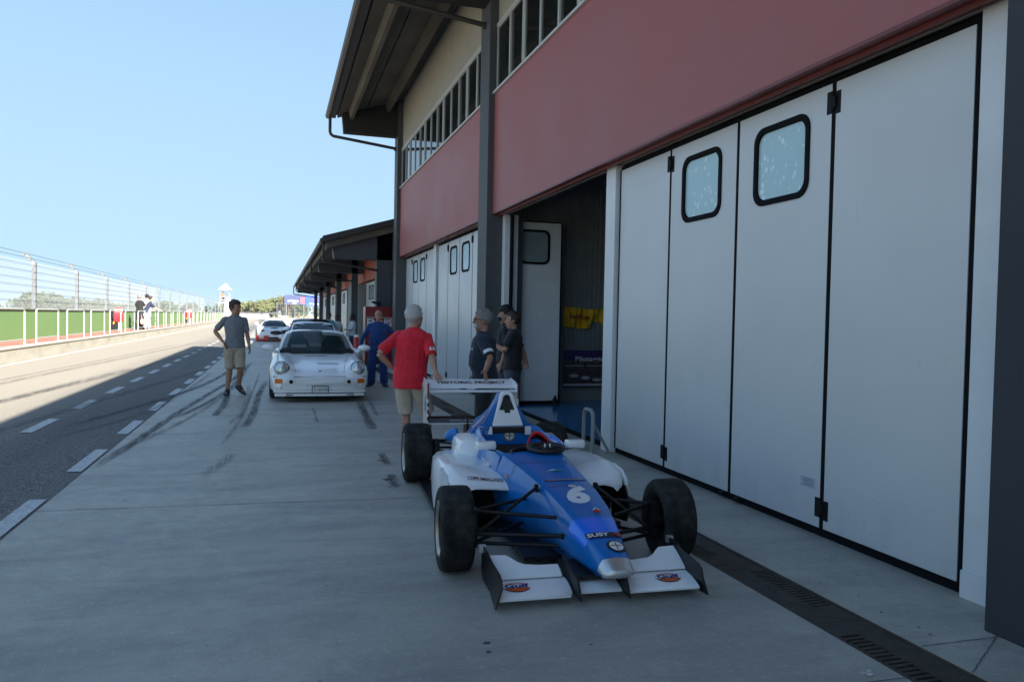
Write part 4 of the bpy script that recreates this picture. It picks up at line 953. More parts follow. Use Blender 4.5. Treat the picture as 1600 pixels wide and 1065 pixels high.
def emblem(o, bv, d, up, r, ax=(1, 0, 0)):
    decal(cog(r), o, ax, up, d, bv, .005).build('emblem', MATS['sticker_black'], rc, local=True, fixn=False)
    decal(disc2(r*.68), o, ax, up, d, bv, .007).build('emblem_disc', MATS['sticker_white'], rc, local=True, fixn=False)
    decal(join2(grid2(r*.16, r*1.1, 2, 6), grid2(r*1.1, r*.16, 6, 2)), o, ax, up, d, bv, .009).build('emblem_cross', MATS['gold'], rc, local=True, fixn=False)
emblem((.125, -.605, .30), bvh, DN, TOPY, .062)
decal(disc2(.028, .022), (.09, .135, .5), (1, 0, 0), TOPY, DN, bvh, .004).build('round_sticker', MATS['sticker_white'], rc, local=True, fixn=False)
t = text_mesh('SG', .03, .016, .03); decal(t, (.09, .135, .5), (1, 0, 0), TOPY, DN, bvh, .006).build('lettering', MATS['sticker_red'], rc, local=True, fixn=False)
dm = ([(0, .038), (.03, 0), (0, -.038), (-.03, 0)], [(0, 1, 2, 3)]); dm2 = ([(0, .018), (.013, 0), (0, -.018), (-.013, 0)], [(0, 1, 2, 3)])
decal(dm, (.135, -.235, .43), (1, 0, 0), TOPY, DN, bvh, .005).build('diamond_emblem', MATS['sticker_red'], rc, local=True, fixn=False)
decal(([(0, .038), (.03, 0), (.022, 0), (0, .026), (-.022, 0), (-.03, 0)], [(0, 1, 2, 3), (3, 4, 5, 0)]), (.135, -.235, .43), (1, 0, 0), TOPY, DN, bvh, .007).build('diamond_rim', MATS['sticker_white'], rc, local=True, fixn=False)
decal(grid2(.30, .022, 12, 2), (.075, .25, .5), (1, 0, 0), TOPY, DN, bvh, .004).build('red_strip', mat('strip_red', (.20, .02, .06), .4, var=.4, vs=25, col2=(.03, .04, .12)), rc, local=True, fixn=False)
t = text_mesh('RADIO BOTTEGA MONTECARLO', .25, .012, .0); decal(t, (.075, .25, .5), (1, 0, 0), TOPY, DN, bvh, .006).build('lettering', MATS['sticker_white'], rc, local=True, fixn=False)
decal(([(-.06, 0), (-.005, .03), (.05, .004), (.005, .012)], [(0, 1, 2, 3)]), (.05, .41, .55), (1, 0, 0), TOPY, DN, bvh, .004).build('white_peak', MATS['sticker_white'], rc, local=True, fixn=False)
decal(([(-.02, 0), (.01, .022), (.07, -.004)], [(0, 1, 2)]), (.05, .405, .55), (1, 0, 0), TOPY, DN, bvh, .006).build('green_peak', MATS['sticker_green'], rc, local=True, fixn=False)
for fx, fy in ((-.17, .57), (.17, .57), (-.10, .57), (.12, .12), (-.13, .12), (.19, .64), (-.19, .64)):
    decal(disc2(.006, None, 10), (fx+ox(fy), fy, .6), (1, 0, 0), TOPY, DN, bvh, .003).build('fastener', MATS['rim_edge'], rc, local=True, fixn=False)
# gulf style roundels on the wing tips
for bv, cx in ((wlb, -.48), (wrb, .44)):
    o = (cx, -.637, .12); up = (0, 1, .15); dn = (0, 0, -1)
    decal(disc2(.078, .052), o, (1, 0, 0), up, dn, bv, .004).build('roundel', MATS['gulf_blue'], rc, local=True, fixn=False)
    decal(disc2(.074, .048, 28, 0, 180), o, (1, 0, 0), up, dn, bv, .006).build('roundel_top', mat('gulf_pale', (.55, .30, .28), .4, var=0), rc, local=True, fixn=False)
    decal(disc2(.074, .048, 28, 180, 360), o, (1, 0, 0), up, dn, bv, .006).build('roundel_bottom', MATS['gulf_orange'], rc, local=True, fixn=False)
    decal(grid2(.155, .034, 8, 3), o, (1, 0, 0), up, dn, bv, .007).build('roundel_bar', MATS['sticker_white'], rc, local=True, fixn=False)
    t = text_mesh('Gulf', .140, .040, .045); decal(t, o, (1, 0, 0), up, dn, bv, .009).build('lettering', MATS['gulf_blue'], rc, local=True, fixn=False)
# sidepod lettering
t = text_mesh('COPPI IMBALLAGGI', .27, .05, .02, .2); decal(t, (-.40, .665, .42), (1, .02, 0), (0, 1, .2), (0, .3, -1), sbvh, .004).build('lettering', MATS['sticker_black'], rc, local=True, fixn=False)
# tub side lettering (image left side)
L_ = V((1, 0, -.1)).normalized()
t = text_mesh('DYNAMIC', .30, .055, .03, .2); decal(t, (-.7, 1.10, .50), (0, -1, 0), (0, 0, 1), L_, tubbvh, .005).build('lettering', MATS['sticker_white'], rc, local=True, fixn=False)
t = text_mesh('engineering', .26, .035, .0); decal(t, (-.7, 1.08, .44), (0, -1, 0), (0, 0, 1), L_, tubbvh, .005).build('lettering', MATS['sticker_white'], rc, local=True, fixn=False)
b = MB(); b.box(-.318, -.30, .70, .78, .50, .54)
b = decal(grid2(.045, .03, 3, 2), (-.7, .66, .49), (0, -1, 0), (0, 0, 1), (1, 0, -.1), bvh, .004); b.build('plate', MATS['gold'], rc, local=True, fixn=False)
# engine cover graphics
o = (-.7, 2.02, .74); L2 = V((1, 0, -.2)).normalized()
def poly2(pts): return pts, [tuple(range(len(pts)))]
decal(poly2([(-.10, -.09), (-.03, -.09), (.02, .11), (-.03, .11)]), (-.7, 1.93, .72), (0, -1, 0), (0, 0, 1), L2, ebvh, .005).build('white_flash', MATS['sticker_white'], rc, local=True, fixn=False)
decal(join2(poly2([(-.09, -.08), (-.045, -.08), (-.03, -.02), (-.075, -.02)]), poly2([(-.05, .03), (-.015, .03), (-.0, .09), (-.03, .09)])), (-.7, 1.95, .72), (0, -1, 0), (0, 0, 1), L2, ebvh, .008).build('orange_flash', MATS['gulf_orange'], rc, local=True, fixn=False)
decal(poly2([(-.02, -.10), (.0, -.10), (.05, .12), (.035, .13)]), (-.7, 1.86, .74), (0, -1, 0), (0, 0, 1), L2, ebvh, .008).build('red_flash', MATS['sticker_red'], rc, local=True, fixn=False)
decal(disc2(.06), (-.7, 2.0, .53), (0, -1, 0), (0, 0, 1), L2, ebvh, .005).build('silver_disc', MATS['plate_grey'], rc, local=True, fixn=False)
b = MB(); b.lathe([(0, 0), (0, .04), (.004, .04)], (0, 1.545, .60), 'Y', 20); b.v = [V(p) for p in b.v]
flat(disc2(.048), (-.01, 1.574, .60), (1, 0, 0), (0, 0, 1)).build('cog_badge', MATS['gold'], rc, local=True, fixn=False)
flat(disc2(.036), (-.01, 1.571, .60), (1, 0, 0), (0, 0, 1)).build('badge_disc', MATS['sticker_white'], rc, local=True, fixn=False)
flat(join2(grid2(.012, .06, 1, 1), grid2(.06, .012, 1, 1)), (-.01, 1.569, .60), (1, 0, 0), (0, 0, 1)).build('badge_cross', MATS['gold'], rc, local=True, fixn=False)
# ================================================================== PEOPLE
def skinmat(name, col): return mat(name, col, .55, var=.12, vs=9, spec=.35)
skinmat('skin_tan', (.36, .19, .125)); skinmat('skin_mid', (.42, .235, .165)); skinmat('skin_dark', (.12, .06, .04)); skinmat('skin_pale', (.52, .33, .25))
for n_, c_ in dict(cloth_grey=(.17, .185, .21), cloth_khaki=(.36, .30, .23), cloth_beige=(.50, .41, .33), polo_red=(.66, .012, .032), cloth_navy=(.012, .02, .04), cloth_black=(.012, .012, .014), cloth_denim=(.05, .065, .09), overall_blue=(.010, .042, .17), cloth_white=(.72, .73, .76), cloth_teal=(.12, .42, .48), cloth_orange=(.85, .16, .05), cloth_charcoal=(.03, .032, .035), cloth_dkblue=(.02, .03, .07)).items():
    mat(n_, c_, .85, var=.12, vs=12, bump=.12, bs=70, sheen=.1)
mat('hair_brown', (.035, .022, .015), .6, var=.4, vs=40, bump=.6, bs=90); mat('hair_grey', (.20, .19, .18), .7, var=.4, vs=40, bump=.6, bs=90); mat('hair_white', (.50, .48, .46), .75, var=.25, vs=40, bump=.5, bs=90); mat('hair_black', (.012, .011, .011), .6, var=.3, vs=40, bump=.5, bs=90)
mat('eye_white', (.6, .6, .58), .3, var=0); mat('eye_dark', (.02, .015, .01), .3, var=0); mat('lip', (.30, .12, .10), .5, var=0)
mat('shoe_navy', (.015, .02, .035), .7, var=.2); mat('sole_white', (.62, .62, .6), .7, var=.1); mat('shoe_white', (.6, .6, .6), .6, var=.1); mat('mask_blue', (.35, .5, .58), .7, var=.05)

def baked(b, vox, smooth=2, wr=0, wsc=9., seed=0, name='m'):
    """voxel-union of the pieces in b, optionally creased like cloth"""
    me = bpy.data.meshes.new(name); me.from_pydata([tuple(p) for p in b.v], [], b.f)
    bm = bmesh.new(); bm.from_mesh(me); bmesh.ops.recalc_face_normals(bm, faces=bm.faces); bm.to_mesh(me); bm.free()
    o = bpy.data.objects.new(name, me); COL.objects.link(o)
    r = o.modifiers.new('r', 'REMESH'); r.mode = 'VOXEL'; r.voxel_size = vox
    if smooth: s = o.modifiers.new('s', 'SMOOTH'); s.factor = .5; s.iterations = smooth
    dg = bpy.context.evaluated_depsgraph_get(); out = bpy.data.meshes.new_from_object(o.evaluated_get(dg))
    bpy.data.objects.remove(o); bpy.data.meshes.remove(me)
    if wr:
        sd_ = V((seed*3.1, seed*1.7, 0))
        nrm = [v.normal.copy() for v in out.vertices]
        for v, n in zip(out.vertices, nrm):
            p = v.co; k = noise.noise(V((p.x*wsc, p.y*wsc, p.z*wsc*.55))+sd_)
            k2 = 1-abs(noise.noise(V((p.x*wsc*1.6+p.z*5, p.y*wsc*1.6, p.z*wsc*1.1-p.x*4))+sd_*2))*2
            v.co = p+n*(k*wr+k2*wr*.5)
    return out
def hand(b, wr, d, th, s, curl=.35, spread=1.):
    """wr wrist, d direction of the hand, th side the thumb is on, s size"""
    wr, d, th = V(wr), V(d).normalized(), V(th); th = (th-d*th.dot(d)).normalized(); n = d.cross(th).normalized()  # palm normal
    if n.z > 0: n = -n
    pal = []
    for t, wd, tk in ((-.01, .026, .021), (.02, .033, .019), (.055, .040, .016), (.085, .041, .013)):
        c = wr+d*t*s; pal.append([c+th*wd*s*math.cos(a*math.pi/5)+n*tk*s*math.sin(a*math.pi/5) for a in range(10)])
    b.loft(pal)
    for i, (ln, off) in enumerate(((.072, .031), (.082, .011), (.076, -.010), (.060, -.030))):
        p0 = wr+d*.078*s+th*off*s; dd = (d+th*off*2.2*spread).normalized(); path = [p0]; a = 0
        for k in (.42, .32, .26):
            a += curl*.75; path.append(path[-1]+(dd*math.cos(a)+n*math.sin(a))*ln*k*s)
        b.tube(path, [.0095*s, .009*s, .0082*s, .0065*s], 8)
    p0 = wr+d*.02*s+th*.026*s; t1 = (d*.65+th*.75+n*.25).normalized(); t2 = (d*.9+th*.35+n*.3).normalized()
    b.tube([p0, p0+t1*.038*s, p0+t1*.038*s+t2*.03*s, p0+t1*.038*s+t2*.055*s], [.014*s, .0115*s, .010*s, .0075*s], 8)
def ellring(c, rx, ry, ax, ay, n=18): return [V(c)+ax*rx*math.cos(2*math.pi*i/n)+ay*ry*math.sin(2*math.pi*i/n) for i in range(n)]
DEF = dict(lean=(0, 0), sh=((-.165, 0, 1.425), (.165, 0, 1.425)), el=((-.22, -.03, 1.15), (.22, -.03, 1.15)), wr=((-.235, .05, .90), (.235, .05, .90)),
           hd=None, kn=((-.10, .03, .50), (.10, .03, .50)), an=((-.11, -.02, .09), (.11, -.02, .09)), toe=None, head=(0, 0), girth=1., twist=0, belly=0)
def person(label, at, yaw, H=1.78, pose={}, skin='skin_mid', hair='hair_brown', top='cloth_grey', bottom='cloth_khaki', shorts=True, sleeve=.55, hem=.86, shoes='shoe_navy', sole='sole_white', vox=.011, group=None,
           hairfn=1., long_sleeve=False, extras=None, hide_legs=False, footlift=(0, 0), name='person', beard=False, curl=.35, loose=1., short_hem=.53, face=True):
    P = dict(DEF); P.update(pose); s = H/1.78; G = P['girth']; lx, ly = P['lean']
    if 'W' in P:   # joints given as world points: {key: (index, point)}
        IM = (Matrix.Translation(at) @ rotz(R_(yaw))).inverted()
        for key, (i, p) in P['W'].items():
            key = key.rstrip('_'); l = list(P[key] or (None, None))
            l[i] = tuple((IM @ V(p))/s) if key in ('el', 'wr', 'sh') else tuple(IM.to_3x3() @ V(p)); P[key] = tuple(l)
    root = thing(name, label, 'person', at, R_(yaw), group)
    def q(p): return V((p[0], p[1], p[2]))*s
    def spine(z):   # offset of the trunk axis at height z (unit scale)
        t = max(0, (z-.92)/.56); return V((lx*t, ly*t, 0))
    tw = R_(P['twist'])
    def tor(z, wx, wy, dy=0, g=0):
        t = max(0, min(1, (z-.92)/.5)); a = tw*t; c = spine(z)+V((0, dy, z)); ax = V((math.cos(a), math.sin(a), 0)); ay = V((-math.sin(a), math.cos(a), 0))
        return ellring(c*s, (wx*G+g)*s, (wy*G+g)*s, ax, ay)
    B = P['belly']
    TR_ = [(.84, .13, .10, 0), (.90, .165, .12, 0), (.98, .168, .118, 0), (1.08, .150+B*.3, .110+B*.5, B*.5), (1.20, .155+B*.2, .115+B*.4, B*.4), (1.31, .170, .118, .0), (1.40, .168, .108, -.01), (1.445, .145, .090, -.015), (1.475, .105, .075, -.015), (1.51, .062, .06, -.01), (1.53, .055, .055, -.005)]
    def shp(i):
        p = V(P['sh'][i]); base = V((p.x*math.cos(tw)-p.y*math.sin(tw), p.x*math.sin(tw)+p.y*math.cos(tw), p.z)); return (base+spine(p.z))*s
    sh = [shp(0), shp(1)]; el = [q(p) for p in P['el']]; wr = [q(p) for p in P['wr']]
    hp = [q((-.09, 0, .90)), q((.09, 0, .90))]; kn = [q(p) for p in P['kn']]; an = [q((p[0], p[1], p[2]+footlift[i])) for i, p in enumerate(P['an'])]
    toe = [q(p) for p in P['toe']] if P['toe'] else [an[i]+V(((-.02, .02)[i], .17, -.06))*s for i in (0, 1)]
    nb = spine(1.5)*s+V((0, -.01, 1.49))*s
    hy, hpch = R_(P['head'][0]), R_(P['head'][1])
    HM = Matrix.Rotation(hy, 3, 'Z') @ Matrix.Rotation(hpch, 3, 'X')
    hc = nb+V((0, .012, .150))*s+HM @ V((0, .012, 0))*s
    HS = 1.12
    def h(x, y, z): return hc+HM @ V((x, y, z))*s*HS
    # ---- body: one continuous surface
    b = MB(); b.loft([tor(z, wx-.012, wy-.012, dy) for z, wx, wy, dy in TR_])
    for i in (0, 1):
        sx = -1 if i == 0 else 1
        b.tube([sh[i]-V((sx*.02, 0, 0))*s, sh[i].lerp(el[i], .35), el[i]], [.050*s, .047*s, .038*s], 12); b.tube([el[i], el[i].lerp(wr[i], .3), wr[i].lerp(el[i], .05), wr[i]], [.038*s, .041*s, .026*s, .024*s], 12)
        hd = V(P['hd'][i]) if P['hd'] and P['hd'][i] else (wr[i]-el[i]).normalized()+V((0, .15, 0))
        thd = V((-sx*.3, 1, .2)) if not (P.get('th') and P['th'][i]) else V(P['th'][i])
        hand(b, wr[i], hd, thd, s*1.02, curl if not isinstance(curl, tuple) else curl[i])
        b.tube([hp[i], hp[i].lerp(kn[i], .4), kn[i]], [.088*s, .080*s, .055*s], 12); b.tube([kn[i], kn[i].lerp(an[i], .3)+V((0, -.015, 0))*s, an[i].lerp(kn[i], .12), an[i]], [.054*s, .057*s, .037*s, .036*s], 12)
        b.tube([an[i]+V((0, -.02, -.03))*s, an[i].lerp(toe[i], .6)+V((0, 0, -.01))*s, toe[i]], [.035*s, .036*s, .025*s], 10)
    b.tube([nb-V((0, 0, .06))*s, nb+V((0, .005, .03))*s, h(0, -.012, -.05)], [.062*s, .054*s, .054*s], 12)
    b.ell(h(0, -.012, .028), (.085*s, .107*s, .105*s), 18, 12, HM); b.ell(h(0, .026, -.03), (.067*s, .074*s, .094*s), 16, 10, HM); b.ell(h(0, .055, -.088), (.033*s, .033*s, .027*s), 10, 8, HM); b.ell(h(0, .01, -.065), (.060*s, .055*s, .04*s), 12, 8, HM)
    b.tube([h(0, .086, .012), h(0, .104, -.018), h(0, .108, -.026)], [.008*s, .013*s, .014*s], 8); b.ell(h(0, .076, .036), (.046*s, .018*s, .012*s), 12, 6, HM); b.ell(h(0, .083, -.055), (.022*s, .012*s, .010*s), 10, 6, HM)
    for sx in (-1, 1): b.ell(h(sx*.076, -.004, -.006), (.011*s, .021*s, .031*s), 10, 8, HM); b.ell(h(sx*.04, .06, -.015), (.02*s, .02*s, .02*s), 8, 6, HM)
    me = baked(b, vox*.75 if vox < .009 else vox, 2, name='body'); bo_ = link('body', me, MATS[skin], root, True, angle=180)
    if face:
        e = MB()
        for sx in (-1, 1): e.ell(h(sx*.031, .0815, .016), (.012*s, .007*s, .007*s), 10, 6, HM)
        link('eyes', mk(e), MATS['eye_white'], bo_, True); e2 = MB()
        for sx in (-1, 1): e2.ell(h(sx*.031, .087, .016), (.006*s, .004*s, .006*s), 8, 6, HM); e2.tube([h(sx*.048, .078, .033), h(sx*.03, .088, .038), h(sx*.014, .088, .034)], .0045*s, 6)
        link('brows', mk(e2), MATS['eye_dark'], bo_, True); e3 = MB(); e3.tube([h(-.021, .090, -.055), h(0, .096, -.053), h(.021, .090, -.055)], [.003*s, .0055*s, .003*s], 6); link('lips', mk(e3), MATS['lip'], bo_, True)
    # ---- hair
    if hairfn:
        hm = MB(); hm.ell((0, 0, 0), 1, 44, 30); hv = []
        for v in hm.v:
            p = V((v.x*.086, v.y*.108-.016, v.z*.100+.034)); line = .055 if p.y > -.01 else -.01
            k = 1.
            if p.y > .03 and p.z < .072: k = .80
            elif p.z < (-.005 if p.y > -.02 else -.05): k = .82
            p = V((p.x*k, p.y*k if p.y > 0 else p.y*(.85 if k < 1 else 1), p.z)) if k < 1 else p*(1+.05*(hairfn-1))
            nzv = noise.noise(v*4.+V((at[0], at[1], 0)))*.009*hairfn+noise.noise(v*9.)*.008+noise.noise(V((v.x*22, v.y*22, v.z*7)))*.007
            hv.append(hc+HM @ (p*(1+nzv*8 if k == 1 else 1))*s*HS)
        o_ = MB(); o_.v = hv; o_.f = hm.f; link('hair', mk(o_), MATS[hair], bo_, True, angle=180)
    # ---- clothing
    t = MB(); hb = hem; g_ = .016*loose
    tt = [(hb, .172, .128, 0), (max(hb+.04, .93), .174, .128, 0)]+[r for r in TR_ if r[0] > max(hb+.05, .95)]
    t.loft([tor(z, wx, wy, dy, g_ if z < 1.42 else .012 if z < 1.48 else .006) for z, wx, wy, dy in tt if z < 1.52])
    for i in (0, 1):
        sx = -1 if i == 0 else 1; path = [sh[i]-V((sx*.05, 0, -.005))*s, sh[i], sh[i].lerp(el[i], .4)]; r = [.052*s, .058*s*loose**.2, .056*s*loose**.35]
        if long_sleeve: path += [el[i], el[i].lerp(wr[i], .5), wr[i].lerp(el[i], .06)]; r += [.050*s, .045*s, .036*s]
        else: path += [sh[i].lerp(el[i], sleeve), sh[i].lerp(el[i], sleeve+.25)]; r += [.058*s*loose**.4, .059*s*loose**.5]
        t.tube(path, r, 14)
    link('top', baked(t, vox, 1, .010, 8, at[0]+at[1], 'top'), MATS[top], bo_, True, angle=180)
    t = MB(); t.loft([tor(z, wx, wy, dy, .008) for z, wx, wy, dy in ((.80, .12, .10, 0), (.86, .168, .125, 0), (.93, .170, .124, 0), (1.02, .160, .115, 0))])
    for i in (0, 1):
        if shorts:
            f_ = (.90-short_hem)/.40; t.tube([hp[i]+V((0, 0, .03))*s, hp[i].lerp(kn[i], .4), hp[i].lerp(kn[i], f_*.85), hp[i].lerp(kn[i], f_)], [.100*s, .104*s, .092*s, .092*s], 14)
        else: t.tube([hp[i]+V((0, 0, .03))*s, hp[i].lerp(kn[i], .4), kn[i], kn[i].lerp(an[i], .45), an[i]+V((0, 0, -.0))*s], [k_*s*P.get('legs', 1) for k_ in (.098, .097, .080, .076, .072)], 14)
    link('bottoms', baked(t, vox, 1, .010, 7, at[0]-at[1], 'bottoms'), MATS[bottom], bo_, True, angle=180)
    for i in (0, 1):
        sh_ = MB(); a0 = an[i]; t0 = toe[i]; dr_ = (t0-a0); u = dr_.normalized(); sd = V((-u.y, u.x, 0)).normalized() if abs(u.z) < .95 else V((1, 0, 0)); upv = sd.cross(u)*(-1 if sd.cross(u).z < 0 else 1)
        heel = a0-u*.055*s-upv*.045*s; tip = t0+u*.045*s-upv*.0*s; rr = []
        base = (a0-u*.055*s-upv*.075*s); L = (tip-base).length; uu = ((t0-upv*.028*s+u*.04*s)-base).normalized()
        upv = (upv-uu*upv.dot(uu)).normalized()
        for k, wd, ht in ((0, .034, .065), (.05, .043, .095), (.22, .046, .115), (.40, .046, .095), (.60, .052, .070), (.80, .050, .056), (.94, .036, .044), (1, .018, .03)):
            c = base+uu*L*k; rr.append([c+sd*x*wd*s+upv*z*ht*s for x, z in ((-1, .15), (-.97, .5), (-.7, .9), (0, 1.05), (.7, .9), (.97, .5), (1, .15), (.8, 0), (-.8, 0))])
        sh_.loft(rr); so_ = link('shoe', mk(sh_), MATS[shoes], bo_, True, angle=60)
        if sole:
            sl = MB(); rr = []
            for k, wd in ((0, .036), (.05, .046), (.3, .048), (.60, .055), (.80, .053), (.95, .039), (1.01, .019)):
                c = base+uu*L*k; rr.append([c+sd*x*wd*s+upv*z*s for x, z in ((-1, .014), (1, .014), (1, -.010), (-1, -.010))])
            sl.loft(rr); link('sole', mk(sl), MATS[sole], so_)
    if extras: extras(root, bo_, h, dict(s=s, sh=sh, el=el, wr=wr, tor=tor, an=an, HM=HM, hc=hc, kn=kn, hp=hp))
    return root
def mk(b):
    me = bpy.data.meshes.new('m'); me.from_pydata([tuple(p) for p in b.v], [], b.f); bm = bmesh.new(); bm.from_mesh(me); bmesh.ops.recalc_face_normals(bm, faces=bm.faces); bm.to_mesh(me); bm.free(); return me

# man in grey t-shirt walking towards the camera
def ex(root, bo_, h, k):
    s = k['s']; b = MB(); w_ = k['wr'][0].lerp(k['el'][0], .12); d = (k['wr'][0]-k['el'][0]).normalized()
    b.tube([w_-d*.008, w_+d*.008], .031*s, 12); link('wristband', mk(b), mat('band_orange', (.7, .25, .15), .6, var=0), bo_)
person('young man in grey t-shirt and khaki shorts walking with one hand on his hip', (-.76, 15.86, 0), 184, 1.84,
       dict(el=((-.225, -.02, 1.15), (.35, -.10, 1.20)), wr=((-.26, .06, .92), (.20, .06, 1.0)), hd=(None, (-.4, .35, -.75)), th=(None, (0, 1, .2)), head=(42, -4), kn=((-.10, .13, .51), (.085, .03, .50)), an=((-.085, -.06, .16), (.125, .03, .09)), toe=((-.17, .08, .05), (.15, .20, .035))),
       skin='skin_tan', hair='hair_brown', top='cloth_grey', bottom='cloth_khaki', hairfn=2.4, vox=.010, extras=ex, hem=.90, short_hem=.50)
# man in blue racing overalls
def ex(root, bo_, h, k):
    s = k['s']; b = MB()
    for z in (1.06, 1.03): rr = k['tor'](z, .166, .125, 0, .020); b.tube(rr+[rr[0]], .006, 5, cap=False)
    link('belt_piping', mk(b), MATS['cloth_white'], bo_)
    b = MB()
    for i in (0, 1): b.ell(k['sh'][i]+V((0, .03, .055))*s, (.05*s, .05*s, .014*s), 10, 6)
    link('epaulette', mk(b), mat('pale_blue', (.35, .45, .7), .7, var=0), bo_)
    b = MB(); b.ell(h(0, .03, -.155), (.058*s, .05*s, .018*s), 14, 6); link('collar', mk(b), MATS['cloth_white'], bo_)
    b = MB(); b.ell(k['kn'][0].lerp(k['an'][0], .45)+V((.055, .05, 0))*s, (.03*s, .02*s, .09*s), 8, 6); link('leg_patch', mk(b), MATS['pale_blue'], bo_)
person('bald man in dark blue racing overalls standing in front of the red cabinet', (2.22, 17.5, 0), 172, 1.73,
       dict(sh=((-.175, 0, 1.42), (.175, 0, 1.42)), el=((-.37, -.10, 1.20), (.33, .0, 1.17)), wr=((-.20, .04, 1.02), (.40, .10, .94)), hd=((.5, .2, -.6), None), head=(18, -4), girth=1.14, belly=.03, legs=1.22, kn=((-.13, .04, .5), (.13, .0, .5)), an=((-.15, -.0, .09), (.15, -.02, .09)), toe=((-.21, .15, .03), (.24, .13, .03))),
       skin='skin_tan', hairfn=0, top='overall_blue', bottom='overall_blue', shorts=False, long_sleeve=True, shoes='shoe_navy', sole=None, hem=1.0, vox=.010, loose=1.3, extras=ex)
# man in red polo, seen from behind, one hand on the rear wing
def ex(root, bo_, h, k):
    s = k['s']; b = MB(); rr = []
    for z, g in ((1.50, .03), (1.53, .022), (1.545, .014)): rr.append(ellring(k['hc']+V((0, -.022, z-1.665))*s, (.052+g)*s, (.052+g)*s, V((1, 0, 0)), V((0, 1, 0)), 16))
    b.loft(rr); link('collar', mk(b), MATS['polo_red'], bo_, True)
    d = (k['el'][1]-k['sh'][1]); c = k['sh'][1]+d*.72; u = d.normalized(); pat = MB(); out = V((.55, -.83, 0)); out = (out-u*out.dot(u)).normalized(); tn = u.cross(out)
    pat.add([c+(out*math.cos(a)+tn*math.sin(a))*.079*s+u*t_*s for t_ in (-.02, .02) for a in (-.6, -.3, 0, .3, .6)], [(j, j+1, 6+j, 5+j) for j in range(4)])
    o_ = link('sleeve_badge', mk(pat), MATS['sticker_white'], bo_); o_.modifiers.new('s', 'SOLIDIFY').thickness = .004
    pb_ = MB(); pb_.add([c+(out*math.cos(a)+tn*math.sin(a))*.083*s+u*t_*s for t_ in (-.012, .010) for a in (-.45, -.2, .1, .35)], [(0, 1, 5, 4), (2, 3, 7, 6)]); link('badge_print', mk(pb_), MATS['sticker_red'], bo_)
    bw = MB(); rr = k['tor'](.93, .176, .128, 0, .005)
    bw.ell(k['hp'][1]+V((.06, -.085, -.06))*s, (.055*s, .02*s, .07*s), 12, 8); link('back_pocket', mk(bw), MATS['cloth_beige'], bo_, True)
person('white haired man in red polo and beige shorts with one hand on the rear wing', (1.485, 8.80, 0), -20, 1.73,
       dict(sh=((-.175, 0, 1.42), (.168, 0, 1.40)), el=((-.36, -.06, 1.20), (.34, -.12, 1.15)), wr=((-.225, .08, 1.02), (.29, -.40, .985)), W=dict(el=(1, (1.70, 8.58, 1.13)), wr=(1, (1.70, 8.37, .985)), hd=(1, (.12, -.85, -.46))), hd=((.6, .3, -.3), None), th=(None, (-1, -.2, 0)), head=(-34, 2), lean=(.03, .05), girth=1.06, belly=.06, kn=((-.06, .10, .5), (.18, .15, .51)), an=((-.05, .12, .09), (.22, .12, .09))),
       skin='skin_mid', hair='hair_white', top='polo_red', bottom='cloth_beige', hem=.80, vox=.0075, shoes='shoe_white', loose=1.3, extras=ex, sleeve=.62, short_hem=.50, curl=(.5, .22), hairfn=.8)
# man in navy shirt with sunglasses and mask
def ex(root, bo_, h, k):
    s = k['s']; b = MB(); b.ell(h(0, .065, -.055), (.05*s, .045*s, .038*s), 14, 8, k['HM']); link('face_mask', mk(b), MATS['mask_blue'], bo_, True)
    b = MB(); b.box(0, 0, 0, 0, 0, 0) if 0 else None
    for sx in (-1, 1): b.ell(h(sx*.032, .094, .014), (.025*s, .008*s, .018*s), 12, 6, k['HM']); b.tube([h(sx*.058, .088, .018), h(sx*.082, .04, .016), h(sx*.082, -.01, .01)], .004*s, 6)
    link('sunglasses', mk(b), MATS['eye_dark'], bo_, True)
    d = (k['el'][0]-k['sh'][0]); c = k['sh'][0]+d*.74; u = d.normalized(); out = V((-.9, -.35, 0)); out = (out-u*out.dot(u)).normalized(); tn = u.cross(out); pat = MB()
    pat.add([c+(out*math.cos(a)+tn*math.sin(a))*.078*s+u*t_*s for t_ in (-.022, .022) for a in (-.9, -.6, -.3, 0, .3, .6, .9)], [(j, j+1, 8+j, 7+j) for j in range(6)])
    o_ = link('sleeve_badge', mk(pat), MATS['sticker_white'], bo_); o_.modifiers.new('s', 'SOLIDIFY').thickness = .004
    b = MB(); 
    for z in (1.2, 1.28): b.ell(V((-.10, .150, z))*s, (.03*s, .012*s, .03*s), 8, 6)
    link('chest_print', mk(b), MATS['sticker_white'], bo_)
person('grey haired man in navy shirt and sunglasses leaning on the rear wing', (2.41, 8.90, 0), 68, 1.70,
       dict(lean=(0, .03), sh=((-.175, 0, 1.41), (.175, 0, 1.41)), el=((-.26, .12, 1.16), (.24, .0, 1.15)), wr=((-.2, .30, 1.0), (.20, .12, .93)), W=dict(el=(0, (2.38, 8.57, 1.13)), wr=(0, (2.26, 8.36, .985)), hd=(0, (-.04, -.85, -.46))), th=((-.9, 0, 0), None), head=(8, -2), girth=1.10, belly=.05),
       skin='skin_tan', hair='hair_grey', top='cloth_navy', bottom='cloth_charcoal', shorts=False, vox=.0075, hem=.84, loose=1.4, extras=ex, sleeve=.62, curl=(.22, .35), hairfn=1.1)
